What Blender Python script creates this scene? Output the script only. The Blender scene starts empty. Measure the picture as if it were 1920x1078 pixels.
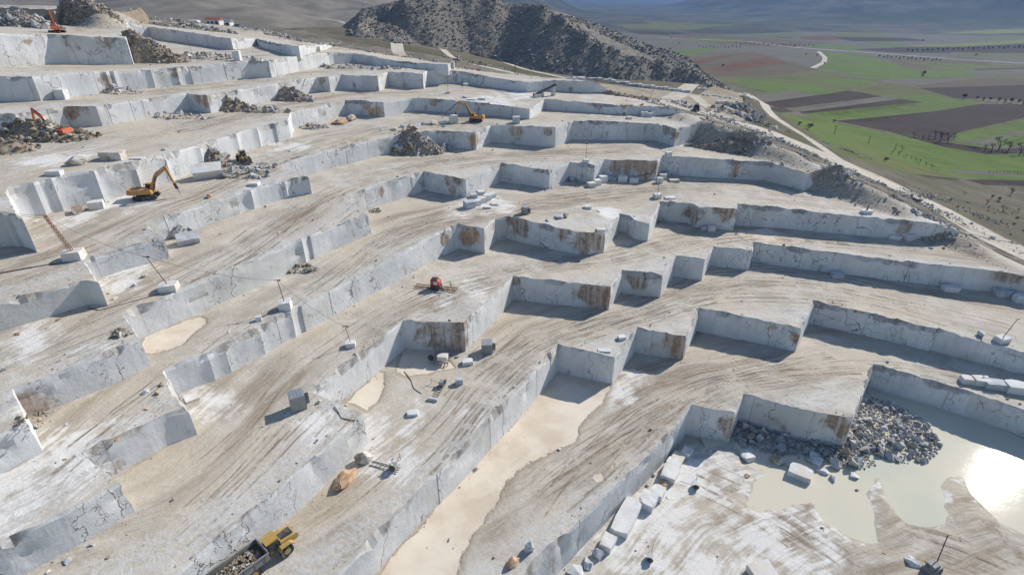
import bpy, math, random
import numpy as np
from mathutils import Vector, Matrix
from mathutils.geometry import delaunay_2d_cdt

random.seed(7); RNG = np.random.RandomState(7)
scene = bpy.context.scene
COL = scene.collection

# ------------------------------------------------------------ camera, world, sun, exposure
FPX, PITCH, HCAM = 1050.0, math.radians(28.0), 80.0
cam_d = bpy.data.cameras.new('camera'); cam = bpy.data.objects.new('camera', cam_d); COL.objects.link(cam)
cam_d.sensor_width = 36.0; cam_d.lens = 36.0 * FPX / 1920.0
cam_d.clip_start = 0.5; cam_d.clip_end = 40000
cam.location = (0, 0, HCAM); cam.rotation_euler = (math.pi / 2 - PITCH, 0, 0)
scene.camera = cam

SUN_EL, SUN_AZ = math.radians(34), math.radians(50)     # azimuth clockwise from +Y
world = bpy.data.worlds.new('World'); scene.world = world; world.use_nodes = True
wn = world.node_tree.nodes; wl = world.node_tree.links
bg = wn['Background']; sky = wn.new('ShaderNodeTexSky'); sky.sky_type = 'NISHITA'; sky.sun_disc = False
sky.sun_elevation = SUN_EL; sky.sun_rotation = SUN_AZ; sky.altitude = 1000; sky.air_density = 1.0; sky.dust_density = 0.6
wl.new(sky.outputs[0], bg.inputs[0]); bg.inputs[1].default_value = 0.10
sd = bpy.data.lights.new('sun', 'SUN'); sun = bpy.data.objects.new('sun', sd); COL.objects.link(sun)
sd.energy = 4.7; sd.angle = math.radians(0.53); sd.color = (1.0, 0.94, 0.84)
to_sun = Vector((math.sin(SUN_AZ) * math.cos(SUN_EL), math.cos(SUN_AZ) * math.cos(SUN_EL), math.sin(SUN_EL)))
sun.rotation_euler = to_sun.to_track_quat('Z', 'Y').to_euler(); sun.location = (200, 300, 300)
scene.view_settings.view_transform = 'Standard'; scene.view_settings.look = 'None'
scene.view_settings.exposure = 0.4; scene.view_settings.gamma = 1.0
scene.view_settings.use_curve_mapping = False
scene.render.engine = 'CYCLES'
try:
    scene.cycles.max_bounces = 5; scene.cycles.diffuse_bounces = 2; scene.cycles.volume_bounces = 0; scene.cycles.transparent_max_bounces = 24
except Exception: pass

# ------------------------------------------------------------ helpers
def tag(o, label=None, cat=None, group=None, kind=None):
    if label: o['label'] = label
    if cat: o['category'] = cat
    if group: o['group'] = group
    if kind: o['kind'] = kind
    return o
def link_mesh(name, me, parent=None, mats=()):
    o = bpy.data.objects.new(name, me); COL.objects.link(o)
    if parent: o.parent = parent
    for m in mats: me.materials.append(m)
    return o
def empty(name, loc, rz=0.0):
    o = bpy.data.objects.new(name, None); COL.objects.link(o)
    o.location = loc; o.rotation_euler = (0, 0, rz); o.empty_display_size = 0.5
    return o
def copy_tree(o, parent=None):
    c = o.copy(); COL.objects.link(c)
    if parent: c.parent = parent
    for ch in list(o.children): copy_tree(ch, c)
    return c

def hash2(ix, iy, seed):
    n = (ix.astype(np.int64) * 374761393 + iy.astype(np.int64) * 668265263 + seed * 1274126177) & 0x7fffffff
    n = ((n ^ (n >> 13)) * 1274126177) & 0x7fffffff
    n = (n ^ (n >> 16)) & 0xffffff
    return n / float(0xffffff)
def vnoise(x, y, seed=0):
    x = np.asarray(x, float); y = np.asarray(y, float)
    ix = np.floor(x); iy = np.floor(y); fx = x - ix; fy = y - iy
    fx = fx * fx * (3 - 2 * fx); fy = fy * fy * (3 - 2 * fy)
    a = hash2(ix, iy, seed); b = hash2(ix + 1, iy, seed); c = hash2(ix, iy + 1, seed); d = hash2(ix + 1, iy + 1, seed)
    return (a * (1 - fx) + b * fx) * (1 - fy) + (c * (1 - fx) + d * fx) * fy * 1.0
def fbm(x, y, seed=0, oct=4):
    s = 0; a = 1.0; t = 0
    for i in range(oct):
        s = s + a * vnoise(x * 2 ** i + 17.3 * i, y * 2 ** i - 9.1 * i, seed + i); t += a; a *= 0.5
    return s / t            # 0..1
def sstep(a, b, x):
    t = np.clip((x - a) / (b - a), 0, 1); return t * t * (3 - 2 * t)

# ------------------------------------------------------------ photogrammetry: rays of the surveyed points
cs, cc = math.sin(PITCH), math.cos(PITCH)
YV = 539 + FPX * cc / cs
def ray(x, y):
    u = (x - 960) / FPX; v = (y - 539) / FPX
    return (u, cc - v * cs, -cs - v * cc)
def proj(X, Y, Z):
    Z = Z - HCAM; d = Y * cc - Z * cs; d = np.where(d < 1e-3, 1e-3, d)
    return 960 + FPX * X / d, 539 + FPX * (-Z * cc - Y * cs) / d
def hit(x, y, zf, z0=20.0, it=60):
    d = ray(x, y); z = z0
    for i in range(it):
        if d[2] >= -1e-4: t = 20000.0
        else: t = max((z - HCAM) / d[2], 5.0)
        t = min(t, 20000.0)
        X, Y = d[0] * t, d[1] * t
        z = z + 0.6 * (float(zf(X, Y)) - z)
        z = min(z, HCAM - 0.5)
    return X, Y, z

# ------------------------------------------------------------ the quarry's cut faces: top edge right to left, and points on the foot
WALLS = {
 1: ([(2100,830),(1916,765),(1838,742),(1811,733),(1766,720),(1718,705),(1640,685),(1600,783),(1548,784),(1503,770),(1440,744),(1395,739),(1378,775),(1335,770),(1296,760),(1260,805),(1247,826),(1215,852),(1188,881),(1180,888),(1150,913),(1115,953),(1105,960),(1058,1006),(1015,1038),(985,1078),(930,1140)],
     [(1718,748),(1851,793),(1916,812),(1628,727),(1577,842),(1370,822),(1255,850),(1215,894),(1185,926),(1145,968),(1128,988),(1085,1033),(1040,1078)]),
 2: ([(2150,720),(1913,659),(1803,628),(1738,615),(1700,605),(1658,594),(1588,578),(1528,566),(1503,616),(1478,608),(1440,603),(1400,597),(1313,578),(1287,630),(1240,627),(1195,615),(1153,670),(1115,664),(1048,646),(1010,688),(995,710),(955,748),(910,793),(903,806),(855,856),(830,881),(793,911),(763,941),(725,983),(698,1016),(665,1048),(640,1068),(590,1120)],
     [(1520,608),(1608,626),(1648,636),(1720,654),(1808,664),(1494,669),(1396,643),(1308,618),(1279,680),(1190,656),(1149,719),(1048,695),(1015,738),(992,763),(965,793),(953,808),(910,855),(855,908),(830,940),(785,980),(755,1016),(700,1076)]),
 3: ([(2100,560),(1913,512),(1876,509),(1790,499),(1678,492),(1600,480),(1522,468),(1440,459),(1416,455),(1411,470),(1338,462),(1322,487),(1268,480),(1243,517),(1205,512),(1168,508),(1145,538),(1040,532),(962,519),(945,540),(923,560),(900,578),(870,606),(843,605),(755,602),(733,623),(680,658),(640,693),(588,732),(635,757),(680,775),(643,813),(620,828),(593,855),(540,900),(507,930),(476,948),(443,981),(401,1016),(381,1028),(348,1061),(333,1073),(280,1120)],
     [(1411,490),(1440,497),(1508,505),(1668,525),(1766,535),(1815,543),(1401,503),(1333,497),(1318,523),(1264,517),(1230,562),(1160,547),(1130,587),(1055,572),(987,565),(938,592),(903,630),(863,667),(808,659),(763,650),(718,688),(688,710),(653,748),(683,828),(630,890),(565,948),(513,1000)]),
 4: ([(1760,420),(1693,415),(1550,400),(1500,395),(1440,388),(1396,384),(1383,383),(1382,393),(1311,389),(1293,381),(1238,379),(1218,420),(1193,415),(1178,404),(1163,401),(1135,433),(1100,437),(1068,433),(1033,427),(988,413),(953,405),(928,410),(908,430),(858,421),(821,433),(808,445),(771,470),(743,480),(700,500),(688,510),(640,535),(605,550),(575,572),(548,587),(480,612),(423,650),(391,665),(308,695),(323,727),(351,763),(310,775),(298,785),(255,803),(233,813),(213,826),(175,846),(155,851),(200,883),(225,902),(170,933),(143,948),(125,961),(83,978),(58,993),(0,1023),(-80,1060)],
     [(1668,445),(1548,437),(1485,430),(1440,425),(1381,418),(1376,433),(1306,424),(1214,443),(1155,440),(1125,479),(1063,470),(1005,460),(960,455),(907,477),(856,464),(823,485),(773,513),(731,538),(685,555),(590,608),(543,640),(490,670),(425,703),(376,725),(366,807),(300,846),(225,888),(253,958),(180,1006),(80,1058)]),
 5: ([(1600,318),(1538,325),(1515,326),(1485,316),(1440,305),(1386,302),(1338,300),(1261,294),(1243,292),(1233,302),(1185,302),(1133,300),(1115,310),(1068,304),(1031,320),(988,312),(940,307),(873,337),(831,326),(794,321),(750,337),(723,343),(700,347),(655,363),(645,370),(690,400),(638,418),(610,430),(563,448),(515,470),(480,490),(426,510),(390,520),(355,535),(313,558),(278,568),(230,588),(262,633),(235,650),(185,668),(133,685),(93,705),(25,728),(50,790),(0,817),(-80,850)],
     [(1520,351),(1436,344),(1371,336),(1240,328),(1228,339),(1113,340),(1031,354),(960,346),(915,349),(873,369),(828,364),(797,357),(758,371),(715,388),(698,438),(628,468),(608,475),(548,505),(510,520),(463,553),(371,593),(328,613),(271,637),(278,680),(208,715),(125,753),(55,783),(74,850),(0,897)]),
 6: ([(1360,222),(1294,232),(1268,243),(1233,232),(1185,229),(1135,228),(1075,227),(1042,240),(990,238),(960,236),(921,235),(892,249),(820,245),(760,250),(718,262),(635,277),(620,281),(590,292),(543,303),(528,308),(568,328),(579,332),(558,333),(530,338),(471,357),(426,368),(401,378),(351,393),(293,413),(276,418),(306,445),(235,463),(158,485),(175,515),(185,530),(150,528),(105,540),(65,552),(33,560),(0,567),(-80,590)],
     [(1270,272),(1068,267),(1038,277),(960,270),(895,281),(835,272),(705,293),(635,313),(620,320),(579,358),(513,380),(480,392),(401,420),(371,430),(326,483),(263,500),(190,523),(193,555),(165,573),(100,595),(53,612),(0,627)]),
 7: ([(1165,198),(1147,198),(1100,192),(1021,187),(993,205),(960,199),(918,195),(856,190),(776,184),(719,193),(690,192),(648,188),(613,198),(545,212),(540,227),(480,240),(436,250),(376,272),(305,291),(258,308),(175,320),(95,335),(63,343),(15,353),(43,412),(0,400),(-80,405)],
     [(1138,211),(1085,213),(1018,209),(990,219),(956,219),(856,215),(763,209),(713,222),(605,225),(547,260),(476,278),(288,353),(238,368),(193,380),(115,408),(45,415),(53,454),(0,468)]),
 8: ([(1030,152),(990,155),(956,150),(911,143),(866,135),(802,133),(793,139),(727,135),(708,144),(640,141),(616,146),(593,145),(548,153),(513,160),(480,164),(466,165),(426,173),(388,180),(351,175),(276,185),(180,200),(142,202),(120,202),(75,210),(28,215),(0,213),(-80,215)],
     [(960,165),(906,162),(801,164),(793,168),(709,173),(630,170),(616,173),(585,174),(480,193),(388,213),(276,217),(190,238),(0,253)]),
 9: ([(840,122),(790,120),(705,108),(670,101),(620,99),(565,105),(528,110),(504,115),(468,115),(401,123),(331,128),(279,130),(213,135),(198,135),(100,140),(60,144),(0,142),(-80,142)],
     [(780,121),(730,125),(618,123),(600,130),(533,143),(508,147),(470,148),(406,154),(336,162),(253,163),(200,173),(123,187),(63,188),(0,189)]),
 10: ([(560,87),(545,86),(480,73),(433,73),(351,58),(278,51),(240,50),(236,73),(155,69),(88,65),(0,65),(-80,65)],
     [(545,90),(515,91),(480,90),(436,93),(333,100),(208,123),(100,128),(0,127)]),
 11: ([(100,19),(83,18),(13,15),(-80,12)],
     [(73,52),(20,50)]),
}

NW = 11
class Level:
    def __init__(s, co): s.co = co; s.P = None
    def __call__(s, X, Y):
        z = s.co[0] + s.co[1] * np.clip(X, -170, 300) / 100 + s.co[2] * (np.clip(Y, 0, 290) - 150) / 100
        if s.P is not None:
            X = np.asarray(X, float); Y = np.asarray(Y, float)
            w = np.exp(-((X[..., None] - s.P[:, 0]) ** 2 + (Y[..., None] - s.P[:, 1]) ** 2) / (2 * 11.0 ** 2))
            z = z + (w * s.P[:, 2]).sum(-1) / (w.sum(-1) + 0.6)
        return z
LEV = [Level((0, 0, 0))]
for k in range(1, NW):
    top, base = WALLS[k]; pts = []
    for xb, yb in base:
        dx, dy = xb - 960, yb - YV; best = None
        for a, b in zip(top[:-1], top[1:]):
            ex, ey = b[0] - a[0], b[1] - a[1]
            det = -dx * ey + ex * dy
            if abs(det) < 1e-9: continue
            r0, r1 = a[0] - 960, a[1] - YV
            t = (-r0 * ey + ex * r1) / det; q = (dx * r1 - dy * r0) / det
            if -0.02 <= q <= 1.02 and t > 1:
                h = yb - (YV + t * dy)
                if h > 1 and (best is None or h < best): best = h
        if best is None: continue
        X, Y, z = hit(xb, yb, LEV[k - 1]); v = (yb - best - 539) / FPX
        Z = Y * (v * cc + cs) / (-cc + v * cs) + HCAM
        pts.append((X, Y, Z))
    A = np.array([[1, q[0] / 100, (q[1] - 150) / 100] for q in pts]); b = np.array([q[2] for q in pts])
    prev = np.array(LEV[-1].co)
    for rnd in range(2):
        Am = np.vstack([A, [0, .8, 0], [0, 0, .8]]); dm = np.concatenate([b - A @ prev, [0, 0]])
        co = prev + np.linalg.lstsq(Am, dm, rcond=None)[0]
        r = b - A @ co; keep = np.abs(r) < (2.4 if k < 8 else 4.0)
        A, b = A[keep], b[keep]; pts = [p for p, q in zip(pts, keep) if q]
    L = Level(tuple(co)); r = b - A @ co
    L.P = np.array([(p[0], p[1], rr) for p, rr in zip(pts, r)])
    LEV.append(L)
L11 = Level((73.2, 0, 0)); LEV.append(L11)
def zlev(L, X, Y):
    if L >= NW: return LEV[NW](X, Y) + (L - NW) * 1.5
    i = int(math.floor(L)); a = L - i
    return (1 - a) * LEV[i](X, Y) + a * LEV[i + 1](X, Y)

# outer rim of the quarry (left edge of the haul road), pixel + level
QPX = [(2200, 590, 3), (1925, 500, 3), (1860, 472, 3.1), (1790, 430, 3.5), (1710, 388, 4.2), (1630, 350, 4.7), (1572, 326, 5), (1500, 293, 5.3),
       (1440, 268, 5.6), (1380, 246, 5.9), (1325, 226, 6.2), (1240, 198, 6.5), (1130, 172, 6.9), (1060, 160, 7.05), (960, 145, 7.3),
       (850, 125, 8.05), (780, 111, 8.4), (660, 93, 9.0), (560, 77, 9.95), (500, 61, 10), (440, 51, 10.05), (400, 46, 10.1), (330, 41, 10.15), (240, 34, 10.3),
       (190, 24, 10.85), (150, 17, 11), (60, 12, 11.2), (-60, 9, 11.5)]
Q = []
for x, y, L in QPX:
    Q.append(hit(x, y, lambda X, Y: zlev(L, X, Y), 30))
Q = np.array(Q)

# ------------------------------------------------------------ open hillside and valley
HC = [tuple(q) for q in Q]
for x, y, z in [(1360, 166, 38), (1440, 215, 33), (1520, 262, 29.5), (1600, 318, 26), (1680, 355, 23.5), (1755, 392, 20.5), (1870, 447, 17), (1925, 475, 16), (2100, 545, 13),
                (1490, 208, 12), (1600, 250, 10), (1700, 300, 9), (1800, 350, 9), (1920, 400, 8), (2100, 450, 7), (1560, 160, 4), (1700, 180, 2), (1900, 200, 2),
                (1350, 112, 4), (1250, 92, 0), (1400, 90, -5), (1600, 100, -8), (1900, 110, -8), (1200, 62, -14), (1500, 62, -14), (1900, 62, -14),
                (640, 50, 62), (700, 72, 58), (760, 88, 55), (830, 100, 52), (1000, 128, 43), (1180, 150, 41), (1290, 163, 40)]:
    d = ray(x, y); t = (z - HCAM) / d[2]; HC.append((d[0] * t, d[1] * t, z))
HC += [(-190, 330, 56), (-300, 330, 62), (-420, 420, 60), (-250, 480, 40), (-120, 480, 35), (40, 480, 25), (-150, 750, 22), (-500, 700, 30), (-330, 1400, 24), (-900, 1200, 48), (100, 800, 5), (-100, 2200, 5), (-900, 2600, 60), (-1800, 2200, 110),
       (300, 3000, -14), (2500, 3000, -14), (0, 6000, -14), (5000, 6000, -14), (-5000, 6000, 40), (0, 15000, -14), (9000, 15000, -14), (-9000, 15000, 0)]
HC = np.array(HC); _n = len(HC)
def _phi(r): return np.sqrt(r * r + 15.0 ** 2)
_D = np.hypot(HC[:, None, 0] - HC[None, :, 0], HC[:, None, 1] - HC[None, :, 1])
_A = np.zeros((_n + 1, _n + 1)); _A[:_n, :_n] = _phi(_D) - np.eye(_n) * 2.0; _A[:_n, _n] = 1; _A[_n, :_n] = 1
_w = np.linalg.solve(_A, np.append(HC[:, 2], 0))
HILLS = [(2500, 3300, 420, 1000, 1000), (3600, 2700, 380, 1200, 900), (1500, 9500, 520, 1900, 1500), (-1500, 9000, 650, 2200, 1600), (5000, 10500, 800, 3000, 1800), (-1350, 2900, 330, 1000, 900),
         (-2600, 1900, 350, 1000, 900), (-380, 3300, 240, 430, 900), (-500, 1500, 60, 260, 420)]
def hill(X, Y, rough=True):
    X = np.asarray(X, float); Y = np.asarray(Y, float)
    r = np.hypot(X[..., None] - HC[:, 0], Y[..., None] - HC[:, 1])
    z = _phi(r) @ _w[:_n] + _w[_n]
    if rough:
        for cx, cy, h, rx, ry in HILLS:
            e = ((X - cx) / rx) ** 2 + ((Y - cy) / ry) ** 2
            z = z + h * np.exp(-e) * (0.55 + 0.9 * fbm(X / 380, Y / 380, 5, 5)) * sstep(0.02, 0.12, np.exp(-e))
        far = sstep(500, 1400, np.hypot(X, Y)); left = sstep(300, -100, X)
        rg = 1 - np.abs(2 * fbm(X / 520, Y / 700, 71, 5) - 1)
        z = z + sstep(1300, 3200, np.hypot(X, Y) + np.maximum(0, -X) * .8) * 70 * (rg - 0.72) * sstep(-5, 60, z)
        z = z + far * left * 95 * (fbm(X / 380, Y / 520, 11, 4) - 0.5)
        z = z + far * (1 - left) * 9 * (fbm(X / 600, Y / 900, 31, 3) - 0.5)
        z = z + 0.7 * (fbm(X / 9, Y / 9, 3, 3) - 0.5) * sstep(2500, 500, np.hypot(X, Y))
    return z

# ------------------------------------------------------------ plan outlines
def pip(px, py, poly):
    px = np.asarray(px); py = np.asarray(py); c = np.zeros(px.shape, bool)
    x0, y0 = poly[-1][0], poly[-1][1]
    for p in poly:
        x1, y1 = p[0], p[1]
        cond = (y1 > py) != (y0 > py)
        with np.errstate(divide='ignore', invalid='ignore'):
            c ^= cond & (px < (x0 - x1) * (py - y1) / (y0 - y1 + 1e-12) + x1)
        x0, y0 = x1, y1
    return c
def pdist(px, py, line, want_u=False):
    px = np.asarray(px, float).ravel(); py = np.asarray(py, float).ravel(); best = np.full(px.shape, 1e9); bu = np.zeros(px.shape); s0 = 0.0
    for a, b in zip(line[:-1], line[1:]):
        ex, ey = b[0] - a[0], b[1] - a[1]; L2 = ex * ex + ey * ey + 1e-9; L = math.sqrt(L2)
        t = np.clip(((px - a[0]) * ex + (py - a[1]) * ey) / L2, 0, 1)
        d = np.hypot(px - a[0] - t * ex, py - a[1] - t * ey)
        m = d < best; best = np.where(m, d, best)
        if want_u: bu = np.where(m, s0 + t * L, bu)
        s0 += L
    return (best, bu) if want_u else best
QPOLY = [(q[0], q[1]) for q in Q] + [(-900, Q[-1][1] + 40), (-900, -100), (900, -100), (900, Q[0][1])]
QLINE = [(900, Q[0][1])] + [(q[0], q[1]) for q in Q] + [(-900, Q[-1][1] + 40)]
def qd(X, Y):
    sh = np.shape(X); d = pdist(X, Y, QLINE).reshape(sh)
    return np.where(pip(X, Y, QPOLY), d, -d)
def zb(k, X, Y):                    # smooth level k, run out into the hillside at the rim
    X = np.asarray(X, float); Y = np.asarray(Y, float)
    w = sstep(0.0, 9.0, qd(X, Y))
    zh = hill(X, Y, False)
    return LEV[k](X, Y) * w + zh * (1 - w)
def zfloor(k, X, Y):                # with the relief of a driven-on, broken floor
    z = zb(k, X, Y)
    return z + 0.34 * (fbm(X / 7.0, Y / 7.0, 40 + k, 4) - 0.5) + 0.12 * (fbm(X / 1.6, Y / 1.6, 60 + k, 2) - 0.5)

LINES = {}
def resample(P, step):
    out = []
    for a, b in zip(P[:-1], P[1:]):
        n = max(1, int(math.hypot(b[0] - a[0], b[1] - a[1]) / step))
        for i in range(n):
            t = i / n; out.append((a[0] + (b[0] - a[0]) * t, a[1] + (b[1] - a[1]) * t))
    out.append(P[-1]); return np.array(out)
for k in range(1, NW + 1):
    P = []
    for x, y in WALLS[k][0]:
        X, Y, z = hit(x, y, (lambda X, Y: zb(k, X, Y)) if k < 8 else LEV[k], LEV[k].co[0]); P.append((X, Y))
    for it in range(2):                 # sawn faces are straight: take the survey's jitter out of gentle bends
        P2 = list(P)
        for i in range(1, len(P) - 1):
            a, b, c = map(np.array, (P[i - 1], P[i], P[i + 1])); u = b - a; w = c - b
            an = abs(math.degrees(math.atan2(u[0] * w[1] - u[1] * w[0], u @ w)))
            if an < 34:
                t = np.linalg.norm(u) / (np.linalg.norm(u) + np.linalg.norm(w)); P2[i] = tuple(b + (a + (c - a) * t - b) * 0.6)
        P = P2
    if k <= 3: P = [(P[0][0] + 60, P[0][1] + (P[0][1] - P[1][1]) * 60 / max(P[0][0] - P[1][0], 5))] + P
    P.append((P[-1][0] - 90, P[-1][1] - 25))
    if 4 <= k < 9: P = [(P[0][0] + 60, P[0][1])] + P
    if k >= 9: P = [(P[0][0], P[0][1] + 60)] + P
    LINES[k] = P
def slab_close(k):
    P = LINES[k]; a = [(-1200, P[-1][1]), (-1200, 1500)]
    return a + ([(P[0][0], 1500)] if k >= 9 else [(1200, 1500), (1200, P[0][1])])
def slab_poly(k):
    P = LINES[k]
    return [tuple(p) for p in P] + slab_close(k)
SLAB = {k: slab_poly(k) for k in LINES}

def level_at(X, Y):
    k = 0
    for j in range(1, NW + 1):
        if bool(pip(np.array([X]), np.array([Y]), SLAB[j])[0]): k = j
    return k
_gc = {}
def ground(X, Y):
    if not bool(pip(np.array([X]), np.array([Y]), QPOLY)[0]): return float(hill(X, Y))
    return float(zfloor(level_at(X, Y), np.float64(X), np.float64(Y)))
def at(px, py, k=None):
    """world point on the ground seen at a surveyed pixel; k = bench level, 'h' = hillside"""
    if k == 'h': X, Y, z = hit(px, py, hill, 30)
    elif k is None:
        for j in range(NW, -1, -1):
            X, Y, z = hit(px, py, lambda X, Y: zb(j, X, Y), LEV[j].co[0], 25)
            if not bool(pip(np.array([X]), np.array([Y]), QPOLY)[0]): continue
            if level_at(X, Y) == j: break
        else: X, Y, z = hit(px, py, hill, 30); return X, Y, z
        z = float(zfloor(j, np.float64(X), np.float64(Y)))
    else:
        X, Y, z = hit(px, py, (lambda X, Y: zb(k, X, Y)) if k < 8 else LEV[k], LEV[k].co[0]); z = float(zfloor(k, np.float64(X), np.float64(Y)))
    return X, Y, z
def mpp(X, Y, z):                   # metres per photograph pixel at a point
    return (Y * cc - (z - HCAM) * cs) / FPX

# ------------------------------------------------------------ materials
def new_mat(name):
    m = bpy.data.materials.new(name); m.use_nodes = True
    return m, m.node_tree.nodes, m.node_tree.links, m.node_tree.nodes['Principled BSDF']
class NB:
    """small node builder"""
    def __init__(s, m): s.n = m.node_tree.nodes; s.l = m.node_tree.links
    def put(s, sock, v):
        if isinstance(v, (int, float)): sock.default_value = v
        elif isinstance(v, tuple): sock.default_value = v if len(v) == len(sock.default_value) else (*v, 1)
        else: s.l.new(v, sock)
    def math(s, op, a, b=0.0, c=None, clamp=False):
        n = s.n.new('ShaderNodeMath'); n.operation = op; n.use_clamp = clamp
        s.put(n.inputs[0], a); s.put(n.inputs[1], b)
        if c is not None: s.put(n.inputs[2], c)
        return n.outputs[0]
    def mix(s, f, a, b, mode='MIX'):
        n = s.n.new('ShaderNodeMix'); n.data_type = 'RGBA'; n.blend_type = mode
        s.put(n.inputs['Factor'], f); s.put(n.inputs[6], a); s.put(n.inputs[7], b); return n.outputs[2]
    def noise(s, vec, scale, detail=4, rough=0.55, dist=0.0):
        n = s.n.new('ShaderNodeTexNoise'); s.put(n.inputs['Scale'], scale); n.inputs['Detail'].default_value = detail
        n.inputs['Roughness'].default_value = rough; n.inputs['Distortion'].default_value = dist
        if vec is not None: s.l.new(vec, n.inputs['Vector'])
        return n.outputs['Fac']
    def voro(s, vec, scale, feat='F1', out='Distance', rnd=1.0):
        n = s.n.new('ShaderNodeTexVoronoi'); n.feature = feat; n.inputs['Scale'].default_value = scale; n.inputs['Randomness'].default_value = rnd
        if vec is not None: s.l.new(vec, n.inputs['Vector'])
        return n.outputs[out]
    def ramp(s, f, lo, hi, a=0.0, b=1.0):
        n = s.n.new('ShaderNodeMapRange'); n.interpolation_type = 'SMOOTHSTEP'
        s.put(n.inputs[0], f); n.inputs[1].default_value = lo; n.inputs[2].default_value = hi; n.inputs[3].default_value = a; n.inputs[4].default_value = b
        return n.outputs[0]
    def mapv(s, vec, scale=(1, 1, 1), rot=(0, 0, 0)):
        n = s.n.new('ShaderNodeMapping'); n.inputs['Scale'].default_value = scale; n.inputs['Rotation'].default_value = rot
        s.l.new(vec, n.inputs['Vector']); return n.outputs[0]
    def uv(s): n = s.n.new('ShaderNodeUVMap'); return n.outputs[0]
    def pos(s): n = s.n.new('ShaderNodeNewGeometry'); return n.outputs['Position']
    def obj(s): n = s.n.new('ShaderNodeTexCoord'); return n.outputs['Object']
    def attr(s, name, out='Color'): n = s.n.new('ShaderNodeAttribute'); n.attribute_name = name; return n.outputs[out]
    def sep(s, c): n = s.n.new('ShaderNodeSeparateColor'); s.l.new(c, n.inputs[0]); return n.outputs
    def bump(s, h, strength, dist, normal=None):
        n = s.n.new('ShaderNodeBump'); n.inputs['Strength'].default_value = strength; n.inputs['Distance'].default_value = dist
        s.l.new(h, n.inputs['Height'])
        if normal is not None: s.l.new(normal, n.inputs['Normal'])
        return n.outputs[0]

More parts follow.
